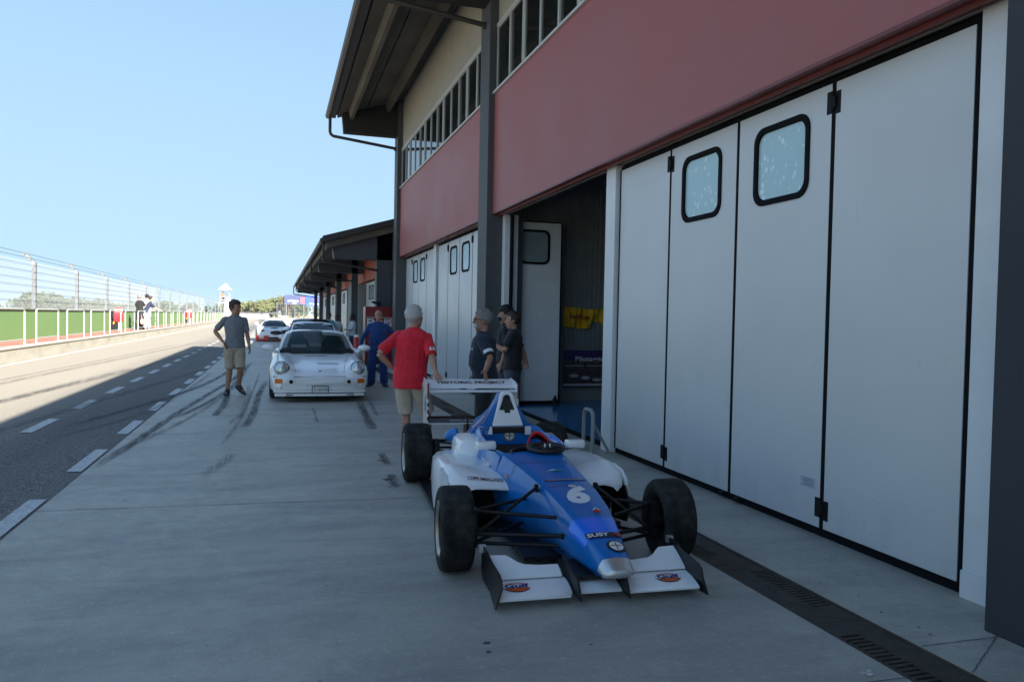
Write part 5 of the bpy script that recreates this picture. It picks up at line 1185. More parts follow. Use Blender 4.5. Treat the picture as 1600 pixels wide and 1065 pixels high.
# man in black t-shirt near the open garage
person('dark haired man in black t-shirt and grey trousers beside the open garage', (3.28, 10.6, 0), 66, 1.70,
       dict(el=((-.20, .10, 1.19), (.25, -.12, 1.17)), wr=((-.08, .30, 1.30), (.02, -.21, 1.0)), hd=((.2, .3, .7), (-.8, -.1, -.3)), head=(15, -4), girth=1.03),
       skin='skin_mid', hair='hair_brown', top='cloth_black', bottom='cloth_denim', shorts=False, vox=.009, hem=.90, sleeve=.5, loose=1.2, hairfn=.7)
# man with cap and black mask behind him
def ex(root, bo_, h, k):
    s = k['s']; b = MB(); b.ell(h(0, .066, -.05), (.055*s, .048*s, .045*s), 14, 8, k['HM']); link('face_mask', mk(b), MATS['cloth_black'], bo_, True)
    b = MB(); b.ell(h(0, -.008, .062), (.088*s, .106*s, .072*s), 16, 10, k['HM']); b.ell(h(0, .115, .058), (.062*s, .062*s, .008*s), 14, 6, k['HM']); link('cap', mk(b), MATS['cloth_black'], bo_, True)
person('man in black cap and black face mask half hidden by the open garage', (3.42, 11.45, 0), 72, 1.80,
       dict(head=(12, -6)), skin='skin_mid', hair='hair_black', top='cloth_black', bottom='cloth_denim', shorts=False, vox=.011, extras=ex)

# ---- far people
PS = dict(vox=.02, face=False, sole=None)
person('person in a long black outfit standing at the pit wall railing, seen from behind', (-7.25, 47.0, .58), -35, 1.93, dict(el=((-.24, .02, 1.15), (.24, .14, 1.17)), wr=((-.22, .2, 1.0), (.18, .33, 1.0))), skin='skin_pale', hair='hair_grey', top='cloth_black', bottom='cloth_black', shorts=False, hem=.5, loose=1.6, **PS)
bg_ = MB(); bg_.ell((-7.06, 46.6, 1.02), (.12, .1, .17)); bg_.tube([(-7.1, 46.6, 1.15), (-7.12, 46.65, 1.45), (-7.05, 46.6, 1.15)], .012); tag(bg_.build('handbag', mat('pink_bag', (.6, .33, .30), .6, var=.1), None, smooth=True), 'pink handbag hanging beside the person in black at the railing', 'bag')
person('person in a white shirt at the pit wall railing, looking towards the track', (-7.05, 48.2, .58), 20, 2.0, dict(el=((-.24, .1, 1.2), (.24, .1, 1.2)), wr=((-.15, .3, 1.1), (.15, .3, 1.1))), skin='skin_pale', hair='hair_black', top='cloth_white', bottom='cloth_white', shorts=False, **PS)
person('person in a dark t-shirt and white trousers leaning forward on the railing', (-6.98, 47.0, .58), -70, 1.86, dict(lean=(0, .28), el=((-.2, .5, 1.15), (.2, .5, 1.15)), wr=((-.15, .72, 1.05), (.15, .72, 1.05)), sh=((-.19, 0, 1.40), (.19, 0, 1.40))), skin='skin_pale', hair='hair_brown', top='cloth_dkblue', bottom='cloth_white', shorts=False, **PS)
person('person in a teal shirt standing behind the parked cars under the low roof', (2.0, 31.0, 0), 185, 1.68, dict(), skin='skin_dark', hair='hair_black', top='cloth_teal', bottom='cloth_dkblue', shorts=False, **PS)
person('person in a white t-shirt standing beside the one in teal behind the parked cars', (2.33, 31.3, 0), 170, 1.60, dict(), skin='skin_dark', hair='hair_black', top='cloth_white', bottom='cloth_dkblue', shorts=False, **PS)
person('person in a white shirt and jeans standing with folded arms by the garage columns', (2.87, 30.6, 0), 95, 1.62, dict(el=((-.24, .05, 1.18), (.24, .05, 1.18)), wr=((.02, .24, 1.15), (-.02, .24, 1.15))), skin='skin_dark', hair='hair_black', top='cloth_white', bottom='cloth_denim', shorts=False, long_sleeve=True, **PS)
SIT = dict(kn=((-.11, .42, .86), (.11, .42, .86)), an=((-.12, .46, .50), (.12, .46, .50)))
person('dark haired person in black crouching between the white racing coupe and the parked cars', (1.02, 38.0, -.44), 160, 1.72, dict(SIT), skin='skin_dark', hair='hair_black', top='cloth_black', bottom='cloth_black', shorts=False, **PS)
person('person in a white top crouching behind the roof of the parked cars', (1.32, 37.0, -.62), 190, 1.70, dict(SIT), skin='skin_mid', hair='hair_brown', top='cloth_white', bottom='cloth_denim', shorts=False, **PS)
# ================================================================== PARKED CARS
mat('car_white', (.86, .87, .88), .25, var=.02, vs=1, coat=.5); mat('car_black', (.012, .013, .016), .2, var=.1, coat=.6); mat('tyre_plain', (.018, .018, .018), .8, var=.3)
mat('amber', (.75, .17, .01), .25, var=.15, vs=60); mat('lamp_glass', (.62, .65, .66), .08, metal=.55, var=.25, vs=16); mat('car_red', (.45, .008, .02), .3, var=.05, coat=.4); mat('chrome', (.5, .5, .5), .15, metal=1., var=0)
mat('screen_glass', (.012, .022, .028), .05, var=0, spec=.7); mat('plate_white', (.7, .7, .7), .4, var=0)
def interp(tab, y):
    if y <= tab[0][0]: return tab[0][1]
    for (a, p), (c_, q_) in zip(tab, tab[1:]):
        if y <= c_:
            t = (y-a)/(c_-a); t = t*t*(3-2*t)*.5+t*.5; return p+(q_-p)*t
    return tab[-1][1]
def carshell(root, m, L, zc, zf, xf, xw, low=.14, ys=None, inner=.46):
    b = MB(); rr = []
    ys = ys or [0, .02, .06, .12, .2, .3, .42, .56, .72, .9, 1.1, 1.3, 1.6, 2.0, 2.5, 3.0, 3.4, 3.8, L-.25, L-.08, L]
    for y in ys:
        c_ = interp(zc, y); f_ = interp(zf, y); x_ = interp(xf, y); w_ = interp(xw, y); lo = low+(.10 if y < .03 else 0)
        h = [(0, c_), (inner*.6, c_-.004), (inner, c_-.012), (x_-.12, (c_*.45+f_*.55)), (x_-.04, f_-.012), (x_+.03, f_-.01), (w_-.035, f_-.085), (w_, min(f_-.16, .58)), (w_, min(f_-.2, .40)), (w_-.015, lo+.09), (w_-.10, lo), (0, lo)]
        rr.append([(x, y, z) for x, z in h]+[(-x, y, z) for x, z in h[-2:0:-1]])
    b.loft(rr); o = b.build('body', m, root, smooth=True, local=True, angle=60); return o, b
def glasshouse(root, body, m, gl, base, top, yb, yt, zb, zt, ybr, ytr, zbr, bulge=.10, drop=.05, open_front=False):
    """windscreen and roof: base/top half widths at the windscreen, y and z of base/top, rear base"""
    n = 10
    def row(hw, y, z, bl, dp): return [V((hw*(2*i/n-1), y+bl*(2*i/n-1)**2, z-dp*(2*i/n-1)**4)) for i in range(n+1)]
    f0 = row(base, yb, zb, bulge*1.6, .0); f1 = row(top, yt, zt, bulge, drop)
    r1 = row(top*.98, ytr, zt-.02, -bulge*.5, drop); r0 = row(base*.96, ybr, zbr, -bulge, 0)
    rows = []
    for t in (0, .25, .5, .75, 1): rows.append([a.lerp(c_, t)+V((0, -.03*math.sin(t*math.pi), .03*math.sin(t*math.pi))) for a, c_ in zip(f0, f1)])
    for t in (.15, .4, .7, 1): rows.append([a.lerp(c_, t)+V((0, 0, .03*math.sin(t*math.pi))) for a, c_ in zip(f1, r1)])
    for t in (.3, .65, 1): rows.append([a.lerp(c_, t)+V((0, .04, .05))*math.sin(t*math.pi) for a, c_ in zip(r1, r0)])
    b = MB(); b.loft(rows, cap=False, closed=False)
    if open_front:
        m_ = n+1; b.f = [f for f in b.f if not (min(f) < 3.5*m_ and max(f) <= 5*m_ and 1 <= min(f) % m_ <= n-2)]
    for side in (0, n):  # side walls down to the belt
        top_ = [r[side] for r in rows]; bot = [V((p.x*0+(base if side else -base)*1.0, p.y, zb-.04)) for p in top_]
        o = len(b.v); b.add(top_+bot, [(i, i+1, len(top_)+i+1, len(top_)+i) for i in range(len(top_)-1)])
    cab = b.build('cabin', m, root, smooth=True, local=True, angle=40)
    def patch(rs, u0, u1, v0, v1, off):
        vs = []; fs = []; U, W = 12, 6
        for j in range(W+1):
            t = (v0+(v1-v0)*j/W)*(len(rs)-1); k = min(int(t), len(rs)-2); t -= k
            for i in range(U+1):
                s = (u0+(u1-u0)*i/U)*n; q_ = min(int(s), n-1); s -= q_
                p = (rs[k][q_]*(1-s)+rs[k][q_+1]*s)*(1-t)+(rs[k+1][q_]*(1-s)+rs[k+1][q_+1]*s)*t; vs.append(p+off)
        fs = [(j*(U+1)+i, j*(U+1)+i+1, (j+1)*(U+1)+i+1, (j+1)*(U+1)+i) for j in range(W) for i in range(U)]
        return vs, fs
    b = MB(); b.add(*patch(rows[:5], .035, .965, .02, .93, V((0, -.006, .006)))); b.build('windscreen', gl, root, smooth=True, local=True)
    for s in (-1, 1):
        b = MB(); x0 = s*(base+.004); pts = [(yb+.28, zb+.03), (yt+.16, zt-drop-.045), (ytr-.1, zt-drop-.06), (ybr-.35, zb+.05)]
        vs = [V((s*(base+(top-base)*max(0, (z-zb)/(zt-drop-zb))+.006), y, z)) for y, z in pts]; b.add(vs, [(0, 1, 2, 3)]); b.build('side_window', gl, root, local=True)
    return rows
def carwheel(root, x, y, R, W, s):
    h = W/2; b = MB(); b.lathe([(-h*.9, R*.68), (-h, R*.8), (-h*.93, R*.95), (-h*.7, R), (h*.7, R), (h*.93, R*.95), (h, R*.8), (h*.9, R*.68), (-h*.9, R*.68)], (x, y, R), 'X', 28)
    w_ = b.build('wheel', MATS['tyre_plain'], root, smooth=True, local=True); b = MB(); b.lathe([(s*h*.8, R*.69), (s*h*.7, R*.6), (s*h*.5, 0)], (x, y, R), 'X', 20); b.build('rim', MATS['frame_grey'], w_, smooth=True, local=True)
# --- white classic coupe
p9 = thing('classic_coupe', 'white classic sports coupe with round headlamps and orange indicators parked on the apron', 'car', (.79, 14.42, 0), R_(-.3))
zc = [(0, .45), (.04, .46), (.12, .545), (.3, .60), (.6, .665), (1.0, .74), (1.3, .80), (1.5, .86), (3.0, .88), (3.6, .80), (4.1, .62), (4.25, .5)]
zf = [(0, .45), (.04, .46), (.10, .56), (.18, .66), (.30, .72), (.5, .745), (.8, .775), (1.2, .81), (1.5, .86), (2.5, .88), (3.2, .90), (3.8, .80), (4.25, .5)]
xf = [(0, .60), (.12, .64), (.3, .665), (.8, .67), (1.4, .70), (4.2, .66)]
xw = [(0, .70), (.05, .80), (.15, .85), (.4, .885), (.8, .90), (1.4, .86), (2.5, .86), (3.2, .90), (3.9, .87), (4.25, .70)]
bd, _ = carshell(p9, MATS['car_white'], 4.25, zc, zf, xf, xw, low=.13)
bv9 = BVHTree.FromPolygons([tuple(p) for p in _.v], _.f)
tg = bpy.data.materials.new('tinted_glass'); tg.use_nodes = True; tn_ = tg.node_tree; tb = tn_.nodes['Principled BSDF']; tb.inputs['Base Color'].default_value = (.02, .045, .05, 1); tb.inputs['Roughness'].default_value = .03
tb.inputs['Alpha'].default_value = .55; tint_glass = tg
b = MB(); b.box(-.72, .72, 1.42, 3.3, .80, .895); b.loft([[(x, y, z) for y, z in ((1.40, .87), (1.46, .925), (1.62, .935), (1.70, .88))] for x in (-.68, .68)]); b.build('dashboard', MATS['carbon'], p9, local=True)
for sx in (-.36, .36):
    b = MB(); b.loft([[(sx+x*k, 2.25+dy, z) for x, dy in ((-.23, 0), (.23, 0), (.2, .1), (-.2, .1))] for z, k in ((.88, 1), (1.0, 1.02), (1.08, .75), (1.10, .5), (1.20, .48))]); b.build('seat', MATS['hinge_black'], p9, local=True, smooth=True)
b = MB(); b.tube([(.36+.18*math.cos(a*math.pi/10), 1.78, .93+.17*math.sin(a*math.pi/10)) for a in range(21)], .014, 6, cap=False); b.build('steering_wheel', MATS['hinge_black'], p9, local=True)
b = MB(); b.tube([(-.6, 2.6, .88), (-.52, 2.6, 1.2), (.52, 2.6, 1.2), (.6, 2.6, .88)], .02, 6); b.tube([(-.55, 2.62, 1.15), (.5, 2.62, .92)], .02, 6); b.build('roll_cage', MATS['plate_white'], p9, local=True)
b = MB(); b.box(-.22, .22, 2.7, 2.72, 1.08, 1.12); b.box(-.5, -.2, 1.72, 1.74, .93, .99); b.build('sticker', MATS['plate_white'], p9, local=True)
rows = glasshouse(p9, bd, MATS['car_white'], tint_glass, .765, .60, 1.30, 2.02, .83, 1.265, 3.55, 2.9, .86, .11, .06, True)
for s in (-1, 1):
    hl = MB(); rot = Matrix.Rotation(R_(-22), 3, 'X') @ Matrix.Rotation(R_(0), 3, 'Z')
    hl.ell((s*.680, .135, .615), (.112, .055, .116), 24, 12, rot); h_ = hl.build('headlamp', MATS['lamp_glass'], p9, smooth=True, local=True)
    hr_ = MB(); c = V((s*.680, .135, .615)); ax = V((1, 0, 0)); az = rot @ V((0, 0, 1)); ring_ = [c+ax*.113*math.cos(a*math.pi/14)+az*.117*math.sin(a*math.pi/14) for a in range(29)]; hr_.tube(ring_, .009, 6, cap=False); hr_.build('lamp_rim', MATS['chrome'], h_, local=True, smooth=True)
    hr_ = MB(); ring_ = [c+V((0, -.02, 0))+ax*.125*math.cos(a*math.pi/14)+az*.129*math.sin(a*math.pi/14)+V((0, .035, 0)) for a in range(29)]; hr_.tube(ring_, .006, 5, cap=False); hr_.build('lamp_gap', MATS['rubber_seal'], h_, local=True, smooth=True)
    hb_ = MB(); hb_.ell((s*.680, .088, .61), (.03, .012, .035)); hb_.build('bulb', MATS['chrome'], h_, local=True, smooth=True)
    b = MB(); b.loft([[(s*.665, -.006, .345), (s*.80, .045, .345), (s*.80, .045, .425), (s*.665, -.004, .425)], [(s*.665, .05, .345), (s*.79, .1, .345), (s*.79, .1, .425), (s*.665, .05, .425)]]); b.build('indicator', MATS['amber'], p9, local=True, bevel=.004)
    b = MB(); b.ell((s*.515, -.002, .375), (.036, .014, .034), 16, 8); b.build('fog_lamp', MATS['void'], p9, smooth=True, local=True)
    b = MB(); b.tube([(s*(.44+.15*k), .002-.0*k, z) for k, z in ((0, .42), (1, .42))]+[(s*.59, .004, .335), (s*.44, .0, .335), (s*.44, .002, .42)], .004, 5); b.build('lamp_recess', MATS['frame_grey'], p9, local=True)
    b = MB(); b.loft([[(s*(.93+.13*math.cos(a*math.pi/6)*k), 1.42+dy, .93+.075*math.sin(a*math.pi/6)*k*(1 if math.sin(a*math.pi/6) > 0 else .8)) for a in range(12)] for dy, k in ((-.07, .35), (-.05, .75), (0, 1), (.05, .97))]); mr = b.build('door_mirror', MATS['car_white'], p9, smooth=True, local=True)
    b = MB(); b.tube([(s*.87, 1.45, .91), (s*.78, 1.5, .84)], [.03, .045], 8); b.build('mirror_foot', MATS['car_white'], mr, smooth=True, local=True)
    carwheel(p9, s*.79, .92, .315, .22, s); carwheel(p9, s*.78, 3.2, .315, .24, s)
b = MB(); b.box(-.60, .60, -.012, .03, .163, .178); b.box(-.60, .60, -.012, .03, .128, .143); b.box(-.62, .62, -.02, .05, .075, .11); b.build('air_slot', MATS['void'], p9, local=True)
b = MB(); b.loft([[(x*1.0, y, z) for y, z in ((-.02+.09*abs(x)**4*1.6, .115), (-.02+.09*abs(x)**4*1.6, .16), (.15, .16), (.15, .09))] for x in (-.80, -.7, -.5, -.25, 0, .25, .5, .7, .80)]); b.build('lower_lip', MATS['car_white'], p9, local=True, smooth=True)
b = MB(); b.loft([[(x, y, z) for y, z in ((-.026+.09*abs(x)**4*1.6, .178), (-.028+.09*abs(x)**4*1.6, .215), (.15, .215), (.15, .178))] for x in (-.82, -.7, -.5, -.25, 0, .25, .5, .7, .82)]) ; b.build('bumper_lip', MATS['car_white'], p9, local=True, smooth=True)
b = MB()
pts = [(x, .045+.10*abs(x)**4*1.5, .462+.0*x) for x in [-.83, -.75, -.6, -.4, -.2, 0, .2, .4, .6, .75, .83]]; b.tube(pts, .008, 6)
b.build('bumper_gap', MATS['rubber_seal'], p9, local=True)
b = MB(); b.box(-.15, .15, -.036, -.022, .165, .30); pl_ = b.build('number_plate', MATS['hinge_black'], p9, local=True, bevel=.004)
b = MB(); b.box(-.138, .138, -.040, -.0365, .178, .288); b.build('plate_face', MATS['plate_white'], pl_, local=True)
t = text_mesh('TI·330·978', .25, .06, -.004); flat(t, (0, -.042, .232), (1, 0, 0), (0, 0, 1)).build('lettering', MATS['hinge_black'], pl_, local=True, fixn=False)
b = MB(); b.tube([(-.235, -.006, .32), (.235, -.006, .32)], .003, 4); b.tube([(-.235, -.006, .32), (-.235, -.01, .22)], .003, 4); b.build('tow_panel', MATS['frame_grey'], p9, local=True)
D9 = V((0, .3, -1)).normalized(); 
decal(disc2(.028, .034), (0, .14, .6), (1, 0, 0), (0, 1, .5), D9, bv9, .004).build('badge', MATS['hinge_black'], p9, local=True, fixn=False)
decal(disc2(.018, .022), (0, .14, .6), (1, 0, 0), (0, 1, .5), D9, bv9, .006).build('badge_face', MATS['gold'], p9, local=True, fixn=False)
decal(grid2(.42, .022, 8, 2), (-.02, 1.18, .9), (1, 0, 0), (0, 1, .2), D9, bv9, .004).build('vent_slot', MATS['void'], p9, local=True, fixn=False)
for s in (-1, 1):   # bonnet shut lines
    pth = [(s*.43, .11), (s*.46, .4), (s*.52, .8), (s*.60, 1.22)]; b = MB(); vs = []
    for i in range(31):
        t = i/30*3; k = min(int(t), 2); t -= k; x = pth[k][0]*(1-t)+pth[k+1][0]*t; y = pth[k][1]*(1-t)+pth[k+1][1]*t
        h_ = bv9.ray_cast(V((x, y, 2)), V((0, 0, -1))); vs += [h_[0]+V((-.0035, 0, .0015)), h_[0]+V((.0035, 0, .0015))]
    b.add(vs, [(2*i, 2*i+1, 2*i+3, 2*i+2) for i in range(30)]); b.build('shut_line', MATS['rubber_seal'], p9, local=True, fixn=False)
for s, x0 in ((-1, -.12), (1, .5)):
    b = MB(); b.tube([(x0+.12, 1.235, .845), (x0-.12, 1.36, .90), (x0-.34, 1.37, .92)], .008, 5); b.build('wiper', MATS['hinge_black'], p9, local=True)
decal(grid2(.40, .20, 6, 4), (.17, .62, .8), (1, 0, 0), (0, 1, .2), D9, bv9, .002).build('bonnet_patch', mat('patch_white', (.64, .69, .70), .3, var=.03, coat=.5), p9, local=True, fixn=False)

# --- white and red racing coupe
gt = thing('racing_coupe', 'white racing coupe with a red front splitter and dark oval grille parked furthest away', 'car', (-.06, 46.3, 0), R_(1.5))
zc = [(0, .42), (.1, .60), (.4, .72), (1.0, .80), (1.6, .86), (3.6, .88), (4.5, .75)]; zf = [(0, .42), (.1, .60), (.4, .76), (.9, .84), (1.6, .86), (3.6, .95), (4.5, .75)]
xf = [(0, .6), (.5, .75), (4.5, .75)]; xw = [(0, .80), (.2, .92), (.8, 1.0), (2, .96), (3.5, 1.0), (4.5, .9)]
bd, bb = carshell(gt, MATS['car_white'], 4.5, zc, zf, xf, xw, low=.12, ys=[0, .05, .12, .25, .4, .6, .9, 1.3, 1.6, 2.2, 3, 3.6, 4.2, 4.5])
glasshouse(gt, bd, MATS['car_white'], MATS['screen_glass'], .78, .56, 1.45, 2.15, .84, 1.20, 3.9, 3.1, .9, .12, .06)
b = MB(); b.loft([[(x, -.06+.25*abs(x)**3, z) for z in (.07, .33)]+[(x, .3, z) for z in (.33, .07)] for x in (-1.0, -.8, -.5, -.3)]); b.loft([[(x, -.06+.25*abs(x)**3, z) for z in (.07, .33)]+[(x, .3, z) for z in (.33, .07)] for x in (.3, .5, .8, 1.0)]); b.box(-1, 1, -.12, .2, .05, .075); b.build('splitter', MATS['car_red'], gt, local=True)
b = MB(); b.ell((.12, .03, .50), (.36, .06, .12), 20, 8); g_ = b.build('grille', MATS['carbon'], gt, local=True, smooth=True)
b = MB(); b.tube([(.12-.36*math.cos(a*math.pi/12), -.005, .50+.12*math.sin(a*math.pi/12)) for a in range(25)], .012, 5, cap=False); b.build('grille_rim', MATS['chrome'], g_, local=True)
b = MB(); b.box(-.3, .5, -.08, .0, .16, .24); b.build('air_slot', MATS['void'], gt, local=True)
b = MB(); b.box(-.3, .5, -.10, .0, .25, .30); b.build('bumper_bar', MATS['car_white'], gt, local=True)
for s in (-1, 1):
    b = MB(); b.ell((s*.66, .2, .62), (.12, .12, .05)); b.build('headlamp', MATS['hinge_black'], gt, local=True, smooth=True)
    b = MB(); b.ell((s*1.0, 1.5, 1.0), (.12, .07, .08)); b.tube([(s*.98, 1.5, .98), (s*.8, 1.5, .88)], .02); b.build('door_mirror', MATS['car_white'], gt, local=True, smooth=True)
    carwheel(gt, s*.88, .95, .33, .26, s); carwheel(gt, s*.88, 3.6, .33, .3, s)
b = MB(); b.ell((0, .75, .795), (.22, .2, .02)); b.build('bonnet_vent', MATS['frame_grey'], gt, local=True, smooth=True)
b = MB(); b.box(-.85, .85, 4.2, 4.5, 1.16, 1.19); b.box(-.6, -.57, 4.3, 4.4, .8, 1.16); b.box(.57, .6, 4.3, 4.4, .8, 1.16); b.build('rear_wing', MATS['carbon'], gt, local=True)
# --- two cars hidden behind the classic coupe: only their roofs show
def plain(name, label, at, rz, body, L=4.2, roof=1.36, wscreen=1.2, banner=None, w=.85):
    c = thing(name, label, 'car', at, R_(rz)); zc = [(0, .55), (.15, .70), (.8, .84), (1.2, .92), (L-.3, .98), (L, .8)]
    bd, bb = carshell(c, body, L, zc, zc, [(0, .55), (.5, .66), (L, .66)], [(0, w-.15), (.2, w-.03), (1, w), (L-.2, w), (L, w-.1)], low=.18, ys=[0, .06, .15, .4, .8, 1.2, 2, 3, L-.3, L-.1, L])
    glasshouse(c, bd, body, MATS['screen_glass'], w-.09, w-.24, wscreen, wscreen+.75, .90, roof, L-.1, L-.8, .95, .1, .05)
    for s in (-1, 1):
        carwheel(c, s*(w-.1), .8, .31, .2, s); carwheel(c, s*(w-.1), L-.85, .31, .2, s)
        b = MB(); b.ell((s*(w+.07), wscreen+.25, .95), (.1, .06, .07)); b.build('door_mirror', body, c, local=True, smooth=True)
        b = MB(); b.ell((s*(w-.25), .06, .62), (.13, .05, .07)); b.build('headlamp', MATS['lamp_glass'], c, local=True, smooth=True)
    return c
w2 = plain('hatchback', 'white car with a dark windscreen and white sun strip directly behind the white classic coupe', (1.02, 21.5, 0), -1, MATS['car_white'], 3.9, 1.37, .95, w=.80)
b = MB(); b.loft([[V((x, 1.555+.09*x*x, 1.305)), V((x, 1.665+.09*x*x, 1.345))] for x in (-.5, -.25, 0, .25, .5)], cap=False, closed=False); b.build('sun_strip', MATS['plate_white'], w2, local=True)
for i in range(2): b = MB(); b.box(-.52+.09*i, -.46+.09*i, 1.48, 1.50, 1.12, 1.25); b.build('window_number', MATS['plate_white'], w2, local=True)
w3 = plain('dark_estate', 'black car with a high roof parked behind the other two under the low roof', (1.22, 27.5, 0), -1, MATS['car_black'], 4.5, 1.42, 1.2, w=.9)

# ================================================================== FAR THINGS
mat('tower_white', (.78, .78, .76), .6, var=.06); mat('metal_dark', (.06, .06, .065), .5, var=.1)
tw = thing('marshal_tower', 'white marshal tower with a pointed roof and stairs beyond the end of the green fence', 'tower', (-8.05, 136, 0))
b = MB(); b.add([(-9.15, 134.9, 5.35), (-6.95, 134.9, 5.35), (-6.95, 137.1, 5.35), (-9.15, 137.1, 5.35), (-8.05, 136, 6.45)], [(0, 1, 4), (1, 2, 4), (2, 3, 4), (3, 0, 4), (3, 2, 1, 0)]); b.build('roof', MATS['tower_white'], tw)
b = MB()
for x in (-8.75, -7.35):
    for y in (135.3, 136.7): b.box(x-.04, x+.04, y-.04, y+.04, 0, 5.36)
b.build('leg', mat('tower_post', (.35, .38, .42), .5, var=0), tw)
b = MB(); b.box(-8.8, -7.3, 135.2, 136.8, 3.2, 3.3); b.box(-7.9, -7.28, 135.16, 135.2, 0.2, 4.0); b.box(-7.9, -7.3, 135.2, 135.3, 3.3, 4.05); b.build('platform', MATS['tower_white'], tw)
b = MB()
for i in range(13): b.box(-8.9, -8.0, 132.4+i*.21, 132.6+i*.21, .4+i*.22, .43+i*.22)
b.build('stair_tread', MATS['metal_dark'], tw)
b = MB()
for x in (-8.93, -8.0): b.hexa([(x-.04, 132.2, .2), (x+.04, 132.2, .2), (x+.04, 135.1, 3.2), (x-.04, 135.1, 3.2), (x-.04, 132.2, .42), (x+.04, 132.2, .42), (x+.04, 135.1, 3.42), (x-.04, 135.1, 3.42)])
b.build('stair_stringer', MATS['tower_white'], tw)
b = MB()
for z in (3.75, 4.2): b.tube([(-8.8, 135.2, z), (-7.3, 135.2, z)], .02); b.tube([(-8.8, 135.2, z), (-8.8, 136.8, z)], .02)
b.build('handrail', MATS['tower_white'], tw)
person('marshal in an orange vest and black shorts standing on the white tower', (-8.35, 135.6, 3.3), 180, 1.75, dict(el=((-.35, .1, 1.4), (.35, .05, 1.35)), wr=((-.5, .25, 1.5), (.5, .2, 1.35))), skin='skin_dark', hair='hair_black', top='cloth_orange', bottom='cloth_black', **PS)
# red covered extinguisher trolleys by the green fence
def trolley(at, label, sc=1.):
    r = thing('extinguisher_trolley', label, 'extinguisher', at, .2, 'covered extinguishers by the green fence')
    b = MB(); b.loft([[(x*k*.16*sc, y*k*.14*sc, z*sc) for x, y in ((-1, -1), (1, -1), (1.1, 0), (1, 1), (-1, 1), (-1.1, 0))] for z, k in ((.42, 1.1), (.55, 1.2), (.8, 1.15), (.98, 1), (1.06, .6))]); b.build('cover', MATS['ext_red'], r, smooth=True, local=True)
    b = MB(); b.ell((-.22*sc, .02, .66*sc), (.09*sc, .09*sc, .2*sc)); b.box(-.3*sc, .0, -.1, .1, .06, .4*sc); b.build('cart', MATS['hinge_black'], r, smooth=True, local=True)
    b = MB(); b.tube([(.02, -.05, 0), (.02, -.05, .42*sc)], .05); b.tube([(.12, .05, 0), (.12, .05, .42*sc)], .04); b.build('stand', MATS['sole_white'], r, local=True)
    b = MB(); b.tube([(-.2*sc, -.1, .3*sc), (-.12*sc, -.12, .6*sc)], .03); b.build('hose', MATS['flag_yellow'], r, local=True)
    return r
trolley((-7.72, 43.6, .58), 'red covered extinguisher trolley by the green fence, the nearer of the two', 1.12); trolley((-7.6, 76, .58), 'red covered extinguisher trolley by the green fence, the farther of the two', 1.2)
# billboards and cross fence at the end of the lane
mat('bill_navy', (.05, .07, .17), .6, var=.1, vs=.5); mat('bill_blue', (.03, .09, .62), .6, var=.05); mat('bill_magenta', (.45, .05, .45), .6, var=0); mat('block_conc', (.42, .40, .35), .85, var=.15)
g1 = thing('billboard', 'navy billboard with white lettering above the far cross fence', 'billboard', (2.6, 113, 0))
b = MB(); b.box(1.15, 4.05, 113, 113.15, 2.95, 4.3); b.build('panel', MATS['bill_navy'], g1)
t = text_mesh('AUTOTECNICA', 1.5, .22, .03); flat(t, (2.3, 112.99, 3.45), (1, 0, 0), (0, 0, 1)).build('lettering', MATS['sticker_white'], g1, fixn=False)
t = text_mesh('CAR', .6, .2, .03); flat(t, (2.5, 112.99, 3.1), (1, 0, 0), (0, 0, 1)).build('lettering', MATS['sticker_white'], g1, fixn=False)
b = MB(); b.box(3.3, 3.9, 112.97, 112.99, 3.1, 4.0); b.build('red_square', mat('bill_dullred', (.30, .10, .14), .6, var=.1), g1)
b = MB(); b.tube([(1.4, 113.08, 0), (1.4, 113.08, 2.95)], .06); b.tube([(3.8, 113.08, 0), (3.8, 113.08, 2.95)], .06); b.build('post', MATS['galv'], g1)
g2 = thing('billboard', 'bright blue billboard with white and pink lettering seen under the low roof edge', 'billboard', (5.4, 113, 0))
b = MB(); b.box(4.1, 8.5, 113, 113.15, 2.75, 4.2); b.build('panel', MATS['bill_blue'], g2)
t = text_mesh('LA pista', 1.3, .3, .04); flat(t, (5.2, 112.99, 3.1), (1, 0, 0), (0, 0, 1)).build('lettering', MATS['sticker_white'], g2, fixn=False)
t = text_mesh('circuito', 1.0, .18, .03); flat(t, (5.4, 112.99, 3.7), (1, 0, 0), (0, 0, 1)).build('lettering', MATS['bill_magenta'], g2, fixn=False)
b = MB(); b.tube([(4.4, 113.08, 0), (4.4, 113.08, 2.75)], .06); b.tube([(8.2, 113.08, 0), (8.2, 113.08, 2.75)], .06); b.build('post', MATS['galv'], g2)
f2 = thing('cross_fence', 'high wire fence on concrete blocks closing the far end of the apron', 'fence', (2, 108, 0))
b = MB()
for i in range(5): b.box(.1+i*2.02, 2.08+i*2.02, 107.7, 108.3, 0, .95)
b.build('concrete_block', MATS['block_conc'], f2)
for i in range(9):
    b = MB(); b.tube([(.15+i*1.15, 108, .95), (.15+i*1.15, 108, 3.1)], .035, 6); b.build('post', MATS['galv'], f2)
b = MB()
for k in range(11): b.box(.1, 10, 107.99, 108.0, .95+k*.2, .965+k*.2)
for k in range(40): b.box(.1+k*.25, .112+k*.25, 107.98, 107.99, .95, 3.1)
b.build('mesh', MATS['wire'], f2)
b = MB(); b.box(0.55, 1.6, 107.6, 107.66, 1.0, 1.35); b.build('sign_board', MATS['cab_side'], f2)
